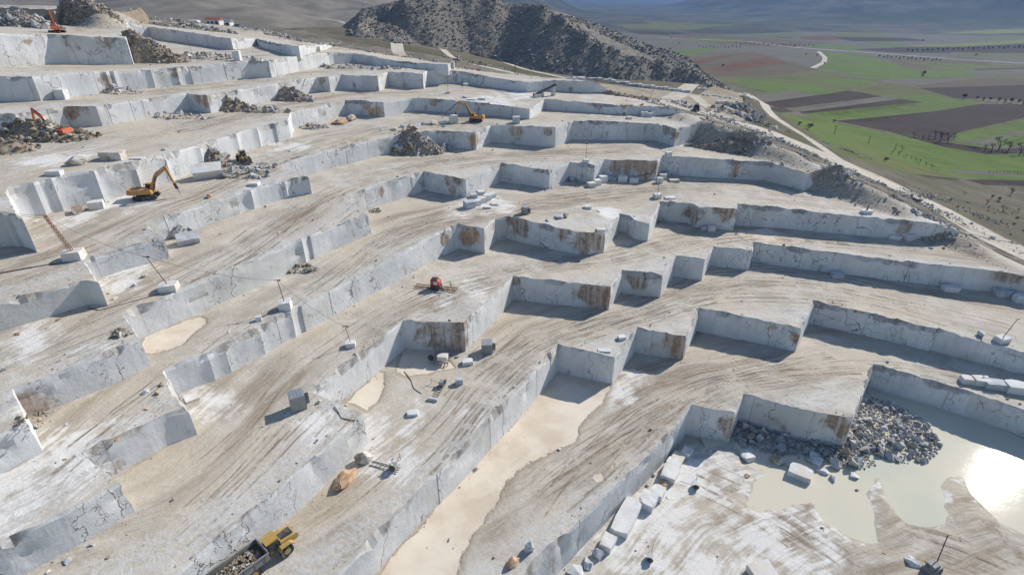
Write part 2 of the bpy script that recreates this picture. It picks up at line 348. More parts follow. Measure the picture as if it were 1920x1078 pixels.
def mat_floor():
    m, n, l, B = new_mat('quarry_floor'); b = NB(m)
    uv = b.uv(); pos = b.pos(); ms = b.sep(b.attr('mask'))
    sep = n.new('ShaderNodeSeparateXYZ'); l.new(uv, sep.inputs[0]); v = sep.outputs[1]
    big = b.noise(pos, 0.045, 4, 0.6); mid = b.noise(pos, 0.22, 5, 0.62); fine = b.noise(pos, 1.3, 6, 0.7)
    wu = b.noise(pos, 0.05, 2)                       # bends the tracks
    wv = n.new('ShaderNodeCombineXYZ'); l.new(sep.outputs[0], wv.inputs[0]); l.new(b.math('MULTIPLY_ADD', wu, 5.0, v), wv.inputs[1])
    st1 = b.noise(b.mapv(wv.outputs[0], (0.035, 0.30, 1)), 1.0, 6, 0.68, 0.1)
    st2 = b.noise(b.mapv(wv.outputs[0], (0.09, 1.5, 1), (0, 0, 0.10)), 1.0, 5, 0.7, 0.1)
    st3 = b.noise(b.mapv(wv.outputs[0], (0.10, 2.6, 1), (0, 0, -0.35)), 1.0, 4, 0.7, 0.1)
    st4 = b.noise(b.mapv(pos, (0.10, 2.2, 0.0), (0, 0, -0.9)), 1.0, 4, 0.7, 0.1)
    m3 = b.ramp(b.noise(pos, 0.06, 2), 0.48, 0.60); m4 = b.ramp(b.noise(pos, 0.05, 2, 0.5, 0.5), 0.56, 0.66)
    col = b.mix(b.ramp(mid, 0.36, 0.64), (0.40, 0.36, 0.30), (0.535, 0.50, 0.435))
    col = b.mix(b.ramp(big, 0.42, 0.62), col, (0.50, 0.435, 0.345))
    col = b.mix(b.math('MULTIPLY', b.ramp(fine, 0.45, 0.62), 0.38), col, (0.60, 0.575, 0.525))
    lane = b.math('MULTIPLY', b.ramp(v, 2.5, 8.0), b.ramp(b.noise(b.mapv(wv.outputs[0], (0.012, 0.09, 1)), 1.0, 3, 0.5), 0.40, 0.62))
    mud = b.math('ADD', b.math('MULTIPLY', lane, 0.75), ms[0], clamp=True)
    mudf = b.math('MULTIPLY', mud, b.ramp(b.math('ADD', b.math('MULTIPLY', st1, 0.6), b.math('ADD', b.math('MULTIPLY', st2, 0.22), b.math('MULTIPLY', fine, 0.18))), 0.43, 0.60))
    col = b.mix(b.math('MULTIPLY', mudf, 0.92), col, (0.255, 0.198, 0.142))
    col = b.mix(b.math('MULTIPLY', b.ramp(st2, 0.54, 0.72), 0.55), col, (0.62, 0.585, 0.53))
    col = b.mix(b.math('MULTIPLY', b.math('MULTIPLY', b.ramp(st3, 0.52, 0.66), m3), 0.6), col, (0.31, 0.26, 0.205))
    col = b.mix(b.math('MULTIPLY', b.math('MULTIPLY', b.ramp(st4, 0.52, 0.66), m4), 0.55), col, (0.35, 0.30, 0.24))
    edge = b.math('MULTIPLY', b.ramp(v, 5.5, 0.5), b.ramp(fine, 0.35, 0.6))
    col = b.mix(b.math('MULTIPLY', edge, 0.7), col, (0.52, 0.525, 0.525))
    wm = b.ramp(b.math('ADD', b.math('MULTIPLY_ADD', b.math('SUBTRACT', mid, 0.5), 1.8, ms[1]), b.math('MULTIPLY', b.math('SUBTRACT', st2, 0.5), 1.6)), 0.38, 0.85)
    col = b.mix(b.math('MULTIPLY', wm, 0.85), col, (0.73, 0.715, 0.69))
    sp = b.voro(pos, 1.6); spk = b.math('MULTIPLY', b.ramp(sp, 0.2, 0.1), b.ramp(b.noise(pos, 0.13, 3), 0.5, 0.65))
    col = b.mix(b.math('MULTIPLY', spk, 0.5), col, (0.66, 0.65, 0.63))
    sl = b.ramp(b.math('MULTIPLY_ADD', b.math('SUBTRACT', mid, 0.5), 0.9, ms[2]), 0.44, 0.54)
    slc = b.mix(b.ramp(b.noise(pos, 0.12, 4, 0.6), 0.35, 0.65), (0.57, 0.48, 0.375), (0.70, 0.625, 0.52)); slc = b.mix(b.math('MULTIPLY', b.ramp(b.math('ADD', b.math('MULTIPLY', st1, .6), b.math('MULTIPLY', fine, .4)), 0.52, 0.62), 0.4), slc, (0.45, 0.38, 0.30))
    ring = b.math('MULTIPLY', b.ramp(b.math('MULTIPLY_ADD', b.math('SUBTRACT', mid, 0.5), 0.9, ms[2]), 0.22, 0.46), b.math('SUBTRACT', 1.0, sl))
    col = b.mix(b.math('MULTIPLY', ring, 0.6), col, (0.30, 0.24, 0.175))
    col = b.mix(b.math('MULTIPLY', sl, 0.95), col, slc)
    col = b.mix(b.math('MULTIPLY', b.attr('bank', 'Fac'), 0.85), col, b.mix(b.ramp(fine, .4, .6), (0.27, 0.23, 0.175), (0.43, 0.39, 0.33)))
    l.new(col, B.inputs['Base Color']); B.inputs['Roughness'].default_value = 0.85; B.inputs['Specular IOR Level'].default_value = 0.2
    h = b.math('ADD', b.math('MULTIPLY', st2, 1.0), b.math('MULTIPLY', fine, 0.9)); h = b.math('MULTIPLY', h, b.math('SUBTRACT', 1.0, sl))
    l.new(b.bump(h, 0.55, 0.3), B.inputs['Normal'])
    return m
def mat_wall():
    m, n, l, B = new_mat('cut_marble_face'); b = NB(m)
    uv = b.uv(); pos = b.pos(); st = b.sep(b.attr('mask'))
    ob = b.noise(pos, 0.16, 4, 0.6); fi = b.noise(pos, 1.1, 5, 0.65)
    vs = b.noise(b.mapv(uv, (1.1, 0.10, 1)), 1.0, 5, 0.6, 0.3)
    col = b.mix(b.ramp(ob, 0.35, 0.65), (0.57, 0.58, 0.59), (0.68, 0.685, 0.685))
    col = b.mix(b.math('MULTIPLY', b.ramp(vs, 0.5, 0.75), 0.5), col, (0.40, 0.405, 0.41))
    col = b.mix(b.math('MULTIPLY', b.ramp(fi, 0.55, 0.75), 0.35), col, (0.66, 0.66, 0.65))
    col = b.mix(b.math('MULTIPLY', b.ramp(b.noise(b.mapv(uv, (0.035, 0.05, 1)), 1.0, 3), 0.52, 0.62), 0.45), col, (0.49, 0.475, 0.42))
    v2 = b.noise(b.mapv(uv, (5.0, 0.12, 1)), 1.0, 3, 0.6); col = b.mix(b.math('MULTIPLY', b.ramp(v2, 0.50, 0.68), b.ramp(ob, 0.42, 0.6, 0.1, 0.40)), col, (0.43, 0.43, 0.43))
    # cracks
    wob = n.new('ShaderNodeVectorMath'); wob.operation = 'ADD'
    nn = n.new('ShaderNodeTexNoise'); nn.inputs['Scale'].default_value = 0.5; nn.inputs['Detail'].default_value = 4; l.new(uv, nn.inputs['Vector'])
    sc = n.new('ShaderNodeVectorMath'); sc.operation = 'SCALE'; sc.inputs['Scale'].default_value = 1.5; l.new(nn.outputs['Color'], sc.inputs[0])
    l.new(uv, wob.inputs[0]); l.new(sc.outputs[0], wob.inputs[1])
    cr = b.voro(b.mapv(wob.outputs[0], (0.13, 0.035, 1), (0, 0, 0.15)), 1.0, 'DISTANCE_TO_EDGE')
    crk = b.math('MULTIPLY', b.ramp(cr, 0.011, 0.003), b.ramp(b.noise(uv, 0.06, 2), 0.44, 0.54))
    cr2 = b.voro(b.mapv(wob.outputs[0], (0.28, 0.1, 1), (0, 0, -0.3)), 1.0, 'DISTANCE_TO_EDGE')
    crk2 = b.math('MULTIPLY', b.ramp(cr2, 0.02, 0.004), b.ramp(b.noise(uv, 0.11, 2), 0.60, 0.68))
    dk = b.math('MAXIMUM', crk, crk2)
    # weathered stains
    s = b.ramp(b.math('MULTIPLY_ADD', b.math('SUBTRACT', b.noise(b.mapv(uv, (0.35, 0.22, 1)), 1.0, 5, 0.62), 0.5), 1.9, st[0]), 0.36, 0.72)
    sc1 = b.mix(b.ramp(fi, 0.4, 0.62), (0.19, 0.125, 0.085), (0.33, 0.25, 0.19))
    sc2 = b.mix(b.ramp(fi, 0.4, 0.62), (0.36, 0.19, 0.085), (0.50, 0.34, 0.19))
    drip = b.ramp(b.noise(b.mapv(uv, (0.9, 0.07, 1)), 1.0, 4, 0.6), 0.30, 0.62, 0.35, 1.0)
    col = b.mix(b.math('MULTIPLY', b.math('MULTIPLY', s, drip), 0.95), col, b.mix(st[1], sc1, sc2))
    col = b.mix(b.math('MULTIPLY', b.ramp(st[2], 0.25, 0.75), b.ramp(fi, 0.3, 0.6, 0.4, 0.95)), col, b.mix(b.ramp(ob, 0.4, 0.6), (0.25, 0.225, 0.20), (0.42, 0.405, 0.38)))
    col = b.mix(b.math('MULTIPLY', dk, 0.75), col, (0.14, 0.105, 0.08))
    jn = b.attr('joint', 'Fac'); col = b.mix(b.math('MULTIPLY', b.ramp(jn, 0.45, 0.95), b.ramp(b.noise(uv, 0.35, 3), 0.35, 0.6, 0.25, 0.8)), col, (0.22, 0.18, 0.14))
    l.new(col, B.inputs['Base Color']); B.inputs['Roughness'].default_value = 0.8; B.inputs['Specular IOR Level'].default_value = 0.25
    h = b.math('SUBTRACT', b.math('MULTIPLY', b.math('ADD', fi, b.math('MULTIPLY', s, fi)), 0.5), b.math('MULTIPLY', dk, 1.5))
    l.new(b.bump(h, 0.6, 0.3), B.inputs['Normal'])
    return m
def mat_rock(name, c1, c2, c3=None, rough=0.85, sc=0.6, spec=0.2):
    m, n, l, B = new_mat(name); b = NB(m); pos = b.pos()
    a = b.noise(pos, sc, 5, 0.6); c = b.mix(b.ramp(a, 0.35, 0.65), c1, c2)
    if c3: c = b.mix(b.ramp(b.noise(pos, sc * 0.35, 3), 0.54, 0.62), c, c3)
    f = b.noise(pos, sc * 6, 4, 0.6)
    c = b.mix(b.math('MULTIPLY', b.ramp(f, 0.55, 0.75), 0.35), c, tuple(x * 0.55 for x in c1))
    l.new(c, B.inputs['Base Color']); B.inputs['Roughness'].default_value = rough; B.inputs['Specular IOR Level'].default_value = spec
    l.new(b.bump(f, 0.5, 0.12), B.inputs['Normal']); return m
def mat_rubble(name, cols):
    """each stone takes its own colour from the 'tone' attribute"""
    m, n, l, B = new_mat(name); b = NB(m); pos = b.pos()
    r = n.new('ShaderNodeValToRGB'); l.new(b.attr('tone', 'Fac'), r.inputs[0]); r.color_ramp.interpolation = 'CONSTANT'
    e = r.color_ramp.elements
    while len(e) < len(cols): e.new(0.5)
    for i, (p, c) in enumerate(cols): e[i].position = p; e[i].color = (*c, 1)
    f = b.noise(pos, 1.7, 4, 0.6)
    c = b.mix(b.ramp(f, 0.35, 0.7, 0.0, 0.45), r.outputs[0], (0.16, 0.14, 0.12))
    l.new(c, B.inputs['Base Color']); B.inputs['Roughness'].default_value = 0.9; B.inputs['Specular IOR Level'].default_value = 0.15
    l.new(b.bump(f, 0.5, 0.1), B.inputs['Normal']); return m
def mat_flat(name, c, rough=0.5, metal=0.0, var=0.25, spec=0.4, sc=1.2, dirt=(0.36, 0.33, 0.28), dirtf=0.35):
    m, n, l, B = new_mat(name); b = NB(m); p = b.obj()
    k = b.mix(b.math('MULTIPLY', b.ramp(b.noise(p, sc, 4, 0.6), 0.4, 0.7), var), c, tuple(x * 0.5 for x in c))
    k = b.mix(b.math('MULTIPLY', b.ramp(b.noise(p, sc * 0.9, 3), 0.48, 0.68), dirtf), k, dirt)
    l.new(k, B.inputs['Base Color']); B.inputs['Roughness'].default_value = rough; B.inputs['Metallic'].default_value = metal
    B.inputs['Specular IOR Level'].default_value = spec; return m

M = {}
M['floor'] = mat_floor(); M['wall'] = mat_wall()
M['marble'] = mat_rock('white_marble_block', (0.60, 0.60, 0.60), (0.70, 0.70, 0.69), (0.62, 0.58, 0.52), sc=0.5)
M['marble_grey'] = mat_rock('grey_marble_block', (0.40, 0.42, 0.45), (0.55, 0.56, 0.58), sc=0.7)
M['marble_tan'] = mat_rock('tan_crusted_marble', (0.50, 0.44, 0.36), (0.62, 0.60, 0.56), (0.38, 0.28, 0.18), sc=0.8)
M['marble_rust'] = mat_rock('rust_stained_marble', (0.42, 0.24, 0.13), (0.56, 0.42, 0.30), (0.30, 0.15, 0.08), sc=1.0)
M['rubble'] = mat_rubble('marble_rubble', [(0.0, (0.52, 0.52, 0.52)), (0.3, (0.40, 0.39, 0.37)), (0.5, (0.34, 0.29, 0.23)), (0.68, (0.60, 0.58, 0.55)), (0.85, (0.27, 0.19, 0.13))])
M['rubble_grey'] = mat_rubble('grey_rubble', [(0.0, (0.42, 0.425, 0.43)), (0.3, (0.33, 0.325, 0.32)), (0.55, (0.50, 0.495, 0.48)), (0.8, (0.38, 0.33, 0.27)), (0.92, (0.60, 0.59, 0.575))])
M['rubble_dark'] = mat_rubble('waste_rock', [(0.0, (0.17, 0.165, 0.155)), (0.35, (0.22, 0.205, 0.18)), (0.6, (0.27, 0.235, 0.19)), (0.8, (0.15, 0.15, 0.15)), (0.93, (0.48, 0.47, 0.45))])
M['rubble_brown'] = mat_rubble('soil_rubble', [(0.0, (0.26, 0.205, 0.14)), (0.35, (0.34, 0.28, 0.205)), (0.6, (0.42, 0.40, 0.36)), (0.8, (0.22, 0.17, 0.12)), (0.93, (0.52, 0.50, 0.46))])
M['soil'] = mat_rock('heap_soil', (0.26, 0.21, 0.15), (0.34, 0.28, 0.21), sc=0.5)
M['dark_soil'] = mat_rock('waste_soil', (0.17, 0.16, 0.14), (0.23, 0.21, 0.18), (0.25, 0.215, 0.17), sc=0.4)

def set_mask(me, arr, name='mask'):
    a = me.attributes.new(name, 'FLOAT_COLOR', 'POINT')
    c = np.ones((len(me.vertices), 4), np.float32); c[:, :arr.shape[1]] = arr; a.data.foreach_set('color', c.ravel())
def mesh_np(name, V, F):
    """V (n,3), F list/array of equal-size faces"""
    me = bpy.data.meshes.new(name); F = np.asarray(F, np.int32); V = np.asarray(V, np.float32)
    me.vertices.add(len(V)); me.vertices.foreach_set('co', V.ravel())
    ns = F.shape[1]; me.loops.add(F.size); me.loops.foreach_set('vertex_index', F.ravel())
    me.polygons.add(len(F)); me.polygons.foreach_set('loop_start', np.arange(0, F.size, ns, dtype=np.int32))
    me.polygons.foreach_set('loop_total', np.full(len(F), ns, np.int32))
    me.update(calc_edges=True); me.shade_flat(); return me
def set_uv(me, uvv):
    lay = me.uv_layers.new(name='UVMap'); vi = np.zeros(len(me.loops), np.int32); me.loops.foreach_get('vertex_index', vi)
    lay.data.foreach_set('uv', uvv[vi].astype(np.float32).ravel())

# ------------------------------------------------------------ floors
def smooth_line(P, step=2.5, sig=6):
    R = resample(P, step); n = len(R); k = np.exp(-0.5 * (np.arange(-3 * sig, 3 * sig + 1) / sig) ** 2); k /= k.sum()
    pad = 3 * sig
    out = []
    for c in range(2):
        a = np.concatenate([2 * R[0, c] - R[pad:0:-1, c], R[:, c], 2 * R[-1, c] - R[-2:-pad - 2:-1, c]])
        out.append(np.convolve(a, k, 'valid'))
    return [tuple(p) for p in np.stack(out, 1)[::4]]
SMOOTH = {k: smooth_line(LINES[k]) for k in LINES}

def px_poly(k, pts): return [hit(x, y, lambda X, Y: LEV[k](X, Y), LEV[k].co[0])[:2] for x, y in pts]
SLURRY = [(1, [(1048, 690), (1149, 718), (1130, 752), (1085, 795), (1075, 830), (1000, 860), (955, 900), (930, 950), (885, 1000), (850, 1100), (690, 1100), (850, 915), (960, 800)]),
          (2, [(763, 645), (808, 655), (852, 688), (800, 702), (745, 700)]), (2, [(718, 690), (724, 712), (715, 745), (688, 768), (648, 752)]),
          (4, [(268, 632), (330, 606), (395, 590), (385, 606), (340, 645), (290, 665), (272, 662)]), (3, [(1380, 435), (1440, 428), (1520, 452), (1445, 464), (1400, 452)]),
          (5, [(90, 775), (230, 735), (220, 745), (110, 800)]), (6, [(20, 615), (110, 600), (100, 612), (20, 632)]), (1, [(1100, 905), (1150, 870), (1130, 900)])]
WHITE = [(4, 905, 378, 9), (4, 870, 395, 7), (4, 1170, 410, 5), (4, 1135, 395, 6), (2, 740, 810, 7), (2, 720, 860, 6), (2, 760, 870, 5), (3, 890, 545, 6), (3, 830, 560, 4), (7, 980, 178, 14), (7, 930, 190, 12), (6, 230, 378, 9), (6, 150, 405, 8),
         (5, 230, 520, 8), (5, 55, 640, 7), (0, 1300, 900, 12), (0, 1250, 950, 12), (0, 1210, 1020, 10), (0, 1350, 880, 7), (0, 1420, 1000, 10), (0, 1480, 980, 8), (0, 1540, 1060, 8), (6, 215, 640, 4), (7, 640, 255, 8), (8, 200, 262, 12), (8, 280, 235, 10), (6, 540, 275, 8), (7, 100, 300, 10),
         (1, 1180, 700, 4), (1, 1165, 735, 5), (4, 130, 850, 9), (4, 60, 900, 9), (3, 380, 760, 6), (5, 190, 690, 7), (5, 130, 745, 7), (4, 940, 390, 6), (5, 1420, 385, 8), (5, 1560, 395, 8), (6, 1300, 280, 6), (7, 120, 130, 5), (9, 480, 150, 10), (9, 380, 160, 10), (4, 1140, 400, 5), (3, 1170, 470, 5), (3, 600, 800, 5), (2, 880, 780, 4)]
MUD = [(1, 1250, 740, 12), (1, 1150, 800, 10), (1, 1350, 700, 12), (1, 1480, 710, 12), (1, 1180, 860, 8), (1, 1060, 900, 8), (1, 950, 1040, 6), (1, 1580, 720, 8), (2, 900, 850, 6), (2, 640, 990, 6), (3, 860, 580, 4), (4, 800, 420, 10), (4, 880, 415, 9), (4, 1000, 385, 8), (4, 1050, 360, 8),
       (5, 1350, 360, 14), (5, 1500, 375, 12), (6, 100, 490, 9), (6, 250, 430, 9), (6, 60, 520, 9), (6, 900, 320, 9), (6, 700, 345, 9), (5, 560, 400, 8), (5, 1000, 370, 6), (2, 1700, 545, 8), (3, 1650, 470, 10), (3, 1750, 485, 10), (3, 500, 730, 6)]
LANDS = [ # dry islands between the shallow water of the lowest floor
    [(1640, 888), (1652, 905), (1661, 935), (1690, 975), (1715, 990), (1765, 985), (1776, 960), (1775, 930), (1755, 905), (1798, 890), (1820, 925), (1870, 975), (1935, 1010), (2150, 1200), (1000, 1200), (1100, 1000), (1290, 850), (1375, 828), (1400, 870), (1440, 880), (1418, 905), (1395, 950), (1430, 962), (1470, 955), (1525, 940), (1545, 980), (1600, 1012), (1640, 1018), (1640, 960), (1628, 930)]]
LANDS = [px_poly(0, L) for L in LANDS]
STAIN = []

JOINT = {}
def front_line(k):
    """jagged refined top edge of wall k with per-point chip depth; shared by the floor above and the face"""
    L = np.array(LINES[k]); cum = np.concatenate([[0], np.cumsum(np.hypot(*np.diff(L, axis=0).T))])
    rs = np.random.RandomState(100 + k); js = []; q = rs.uniform(4, 14)
    while q < cum[-1] - 2:
        js.append(q); q += rs.choice([rs.uniform(3, 8), rs.uniform(10, 22), rs.uniform(16, 34)])
    js = [j for j in js if np.min(np.abs(cum - j)) > 1.0]
    R0 = resample(LINES[k], 0.8); s0 = np.concatenate([[0], np.cumsum(np.hypot(*np.diff(R0, axis=0).T))])
    s = np.unique(np.concatenate([s0, [j + e for j in js for e in (-.13, 0, .13)]])); s = s[np.concatenate([[True], np.diff(s) > 0.04])]
    R = np.stack([np.interp(s, s0, R0[:, 0]), np.interp(s, s0, R0[:, 1])], 1); n = len(R)
    T = np.stack([np.interp(s + .4, s0, R0[:, i]) - np.interp(s - .4, s0, R0[:, i]) for i in (0, 1)], 1); T /= np.linalg.norm(T, axis=1)[:, None] + 1e-9
    corner = np.zeros(n)
    for c in LINES[k]: corner = np.maximum(corner, np.exp(-((R[:, 0] - c[0]) ** 2 + (R[:, 1] - c[1]) ** 2) / 0.6))
    N = np.stack([-T[:, 1], T[:, 0]], 1)
    pan = np.searchsorted(js, s - 0.02) if len(js) else np.zeros(n, int)
    offs = np.array([rs.uniform(-0.07, 0.07) if rs.rand() < 0.88 else rs.uniform(-0.6, 0.1) for _ in range(len(js) + 1)]); off = offs[pan]
    R = R + N * (off * (1 - corner))[:, None]
    jt = np.zeros(n); st = rs.rand(len(js) + 1)
    for i, j in enumerate(js): jt[np.abs(s - j) < 0.06] = 0.35 + .65 * st[i]
    JOINT[k] = jt; R = R - N * (jt * 0.14)[:, None]
    h1 = hash2(np.floor(s / 1.6 + 3 * vnoise(s / 5, s * 0, 9)), s * 0, 300 + k); h2 = hash2(np.floor(s / 0.8), s * 0, 310 + k)
    big = sstep(0.55, 0.72, fbm(s / 7.0, s * 0 + k, 21, 2))
    chip = 0.10 + 0.28 * h2 + big * (0.25 + 1.2 * h1)
    return R, N, s, chip, pan
FRONT = {k: front_line(k) for k in LINES}

BANKS = []
def make_floor(k):
    g = 1.55 if k <= 5 else 2.1
    xs = np.arange(-330, 240, g); ys = np.arange(25, 420, g); gx, gy = np.meshgrid(xs, ys)
    gx[::2] += g * 0.5
    gx = (gx + RNG.uniform(-.3, .3, gx.shape) * g).ravel(); gy = (gy + RNG.uniform(-.3, .3, gy.shape) * g).ravel()
    z0 = LEV[k](gx, gy); ix, iy = proj(gx, gy, z0)
    ok = (ix > -190) & (ix < 2110) & (iy < 1190) & (iy > -30)
    gx, gy = gx[ok], gy[ok]
    ok = pip(gx, gy, SLAB[k]) if k else np.ones(len(gx), bool)
    ok &= (qd(gx, gy) > -1.2)
    gx, gy = gx[ok], gy[ok]
    if k < NW:
        deep = pip(gx, gy, SLAB[k + 1]) & (pdist(gx, gy, LINES[k + 1]) > 3.5); gx, gy = gx[~deep], gy[~deep]
    verts = []; edges = []
    if k:
        R, N, s, chip, pan = FRONT[k]; F = R - N * (chip * 0.55)[:, None]
        ok = pdist(gx, gy, [tuple(p) for p in F[::1]][:: 1]) > g * 0.45 if len(F) < 900 else pdist(gx, gy, [tuple(p) for p in F[::2]]) > g * 0.5
        gx, gy = gx[ok], gy[ok]
        verts = [Vector(p) for p in F]; edges = [(i, i + 1) for i in range(len(F) - 1)]
    verts += [Vector((a, b)) for a, b in zip(gx, gy)]
    vo, eo, fo, ov, oe, of = delaunay_2d_cdt(verts, edges, [], 0, 1e-5)
    V = np.array([(v.x, v.y) for v in vo]); F3 = np.array([f for f in fo if len(f) == 3])
    C = V[F3].mean(1)
    e = np.max([np.hypot(*(V[F3[:, i]] - V[F3[:, (i + 1) % 3]]).T) for i in range(3)], 0)
    keep = e < g * 5
    if k:
        Fl = [tuple(p) for p in (FRONT[k][0] - FRONT[k][1] * (FRONT[k][3] * 0.55)[:, None])]
        poly = Fl + slab_close(k)
        keep &= pip(C[:, 0], C[:, 1], poly)
    F3 = F3[keep]
    a = V[F3[:, 1]] - V[F3[:, 0]]; b = V[F3[:, 2]] - V[F3[:, 0]]; fl = a[:, 0] * b[:, 1] - a[:, 1] * b[:, 0] < 0; F3[fl] = F3[fl][:, ::-1]
    X, Y = V[:, 0], V[:, 1]; z = zfloor(k, X, Y)
    ref = max(k, 1); d, u = pdist(X, Y, SMOOTH[ref], True)
    dl = pdist(X, Y, LINES[ref]) if k else np.full(len(X), 50.)
    # broken, bulldozed edge
    z = z + sstep(5, 0.5, dl) * 0.75 * (fbm(X / 1.7, Y / 1.7, 80 + k, 3) - 0.45)
    mask = np.zeros((len(X), 3))
    for kk, pts in SLURRY:
        if kk != k: continue
        P = px_poly(k, pts); dd = pdist(X, Y, P + [P[0]]); sg = np.where(pip(X, Y, P), dd, -dd)
        w = sstep(-2.5, 2.5, sg); mask[:, 2] = np.maximum(mask[:, 2], w); z = z * (1 - w * 0.85) + (zb(k, X, Y)) * w * 0.85
    for (lst, ch) in ((WHITE, 1), (MUD, 0)):
        for kk, x, y, r in lst:
            if kk != k: continue
            cx, cy, _ = hit(x, y, lambda X, Y: LEV[k](X, Y), LEV[k].co[0])
            mask[:, ch] = np.maximum(mask[:, ch], np.exp(-((X - cx) ** 2 + (Y - cy) ** 2) / (r * r)) * 0.78)
    if k == 0:
        for L in LANDS:
            dd = pdist(X, Y, L + [L[0]]); sg = np.where(pip(X, Y, L), dd, -dd)
            sg = sg + 1.6 * (fbm(X / 3, Y / 3, 91, 3) - 0.5)
            z = sstep(-1.2, 1.6, sg) * 0.42 - 0.17 + 0.22 * (fbm(X / 3.0, Y / 3.0, 93, 3) - 0.5) * sstep(0, 2, sg) - 0.15 * sstep(-0.5, -3, sg)
            mask[:, 1] = np.maximum(mask[:, 1], 0.75 * sstep(1.4, 0.4, sg) * sstep(-.6, 0.3, sg))
            east = sstep(1560, 1680, proj(X, Y, z)[0]) * 0 + sstep(30, 42, X)
            mask[:, 0] = np.maximum(mask[:, 0], east * sstep(0.5, 2.0, sg) * 0.9)
            mask[:, 1] = np.maximum(mask[:, 1], (1 - east) * 0.50 * fbm(X / 9, Y / 9, 95, 3) * 2 * sstep(0, 3, sg))
        z = z - 0.0
    if k:
        dzr = np.abs(LEV[k](X, Y) - hill(X, Y, False)); bank = sstep(0.8, 2.0, dzr) * sstep(11, 7, qd(X, Y))
        mask[:, 0] = np.maximum(mask[:, 0], bank); BANKS.append((X[bank > .5], Y[bank > .5], z[bank > .5])); BK = bank
        z = z + bank * 0.9 * (fbm(X / 2.2, Y / 2.2, 97, 3) - 0.5)
    else: BK = np.zeros(len(X))
    me = mesh_np('quarry_floor', np.stack([X, Y, z], 1), F3)
    ba = me.attributes.new('bank', 'FLOAT', 'POINT'); ba.data.foreach_set('value', BK.astype(np.float32))
    set_uv(me, np.stack([u, d], 1)); set_mask(me, mask)
    o = link_mesh('quarry_floor', me, None, [M['floor']]); tag(o, kind='structure')
    me.shade_smooth()
    return o, (X, Y, z)
FLOORS = {}
for k in range(0, NW + 1): FLOORS[k] = make_floor(k)

# ------------------------------------------------------------ cut faces
STAINS = {4: [(1100, 450, 3.6, 0.3), (1118, 455, 2.6, .3), (1055, 442, 2.0, .4), (975, 425, 3, 0), (1300, 400, 3.2, 0), (1370, 402, 2.6, .2), (880, 445, 3.2, .6), (1690, 425, 2.5, .3), (835, 450, 1.8, .1), (965, 415, 2.6, .1), (1345, 395, 2, 0)],
          5: [(1160, 306, 3.2, .5), (1180, 308, 3.4, .5), (1200, 310, 3.4, .5), (1220, 318, 3, .6), (1215, 330, 2.2, .5), (1380, 308, 2.0, .8), (1378, 325, 1.6, .8), (845, 340, 2.0, .5), (848, 355, 1.5, .6), (860, 334, 2.2, 0), (715, 360, 1.4, .3), (1528, 332, 2.5, .3), (60, 775, 3, .1)],
          6: [(886, 265, 2.6, .8), (972, 243, 2.4, .8), (1028, 247, 1.8, .3), (1262, 250, 2.6, 0), (1250, 244, 2, 0)],
          7: [(708, 205, 2.2, 1), (698, 210, 2.0, 1), (690, 200, 1.6, 1), (812, 192, 1.5, .5), (1120, 197, 1.8, .2), (608, 215, 1.3, .2)],
          8: [(388, 190, 2.2, .9), (372, 185, 1.6, .6), (605, 150, 1.4, .1), (135, 212, 2.4, 0)],
          3: [(1105, 550, 3.6, .2), (1128, 558, 3.2, .2), (1120, 575, 2, .3), (800, 615, 3.2, .1), (835, 625, 3.6, .1), (858, 640, 3.0, .1), (855, 610, 3, .1), (815, 640, 2, .1), (1195, 520, 3.4, 0), (970, 530, 1.2, .2), (1890, 515, 3, .2)],
          2: [(1270, 645, 2.6, .4), (1275, 660, 2.2, .4), (1262, 632, 2.2, .4), (1448, 612, 1.1, .7), (1492, 630, 1.8, .3), (1600, 580, 1, .5)],
          1: [(1367, 790, 2.0, .4), (1368, 808, 1.6, .4), (1565, 795, 2.4, .1), (1580, 800, 2, .1)],
          9: [(204, 150, 2.4, .1), (206, 165, 1.6, .1), (328, 140, 1.3, .6), (330, 158, 1.0, .6)],
          10: [(50, 80, 1.4, .3), (640, 0, 0.1, 0), (200, 80, 2, .3)]}
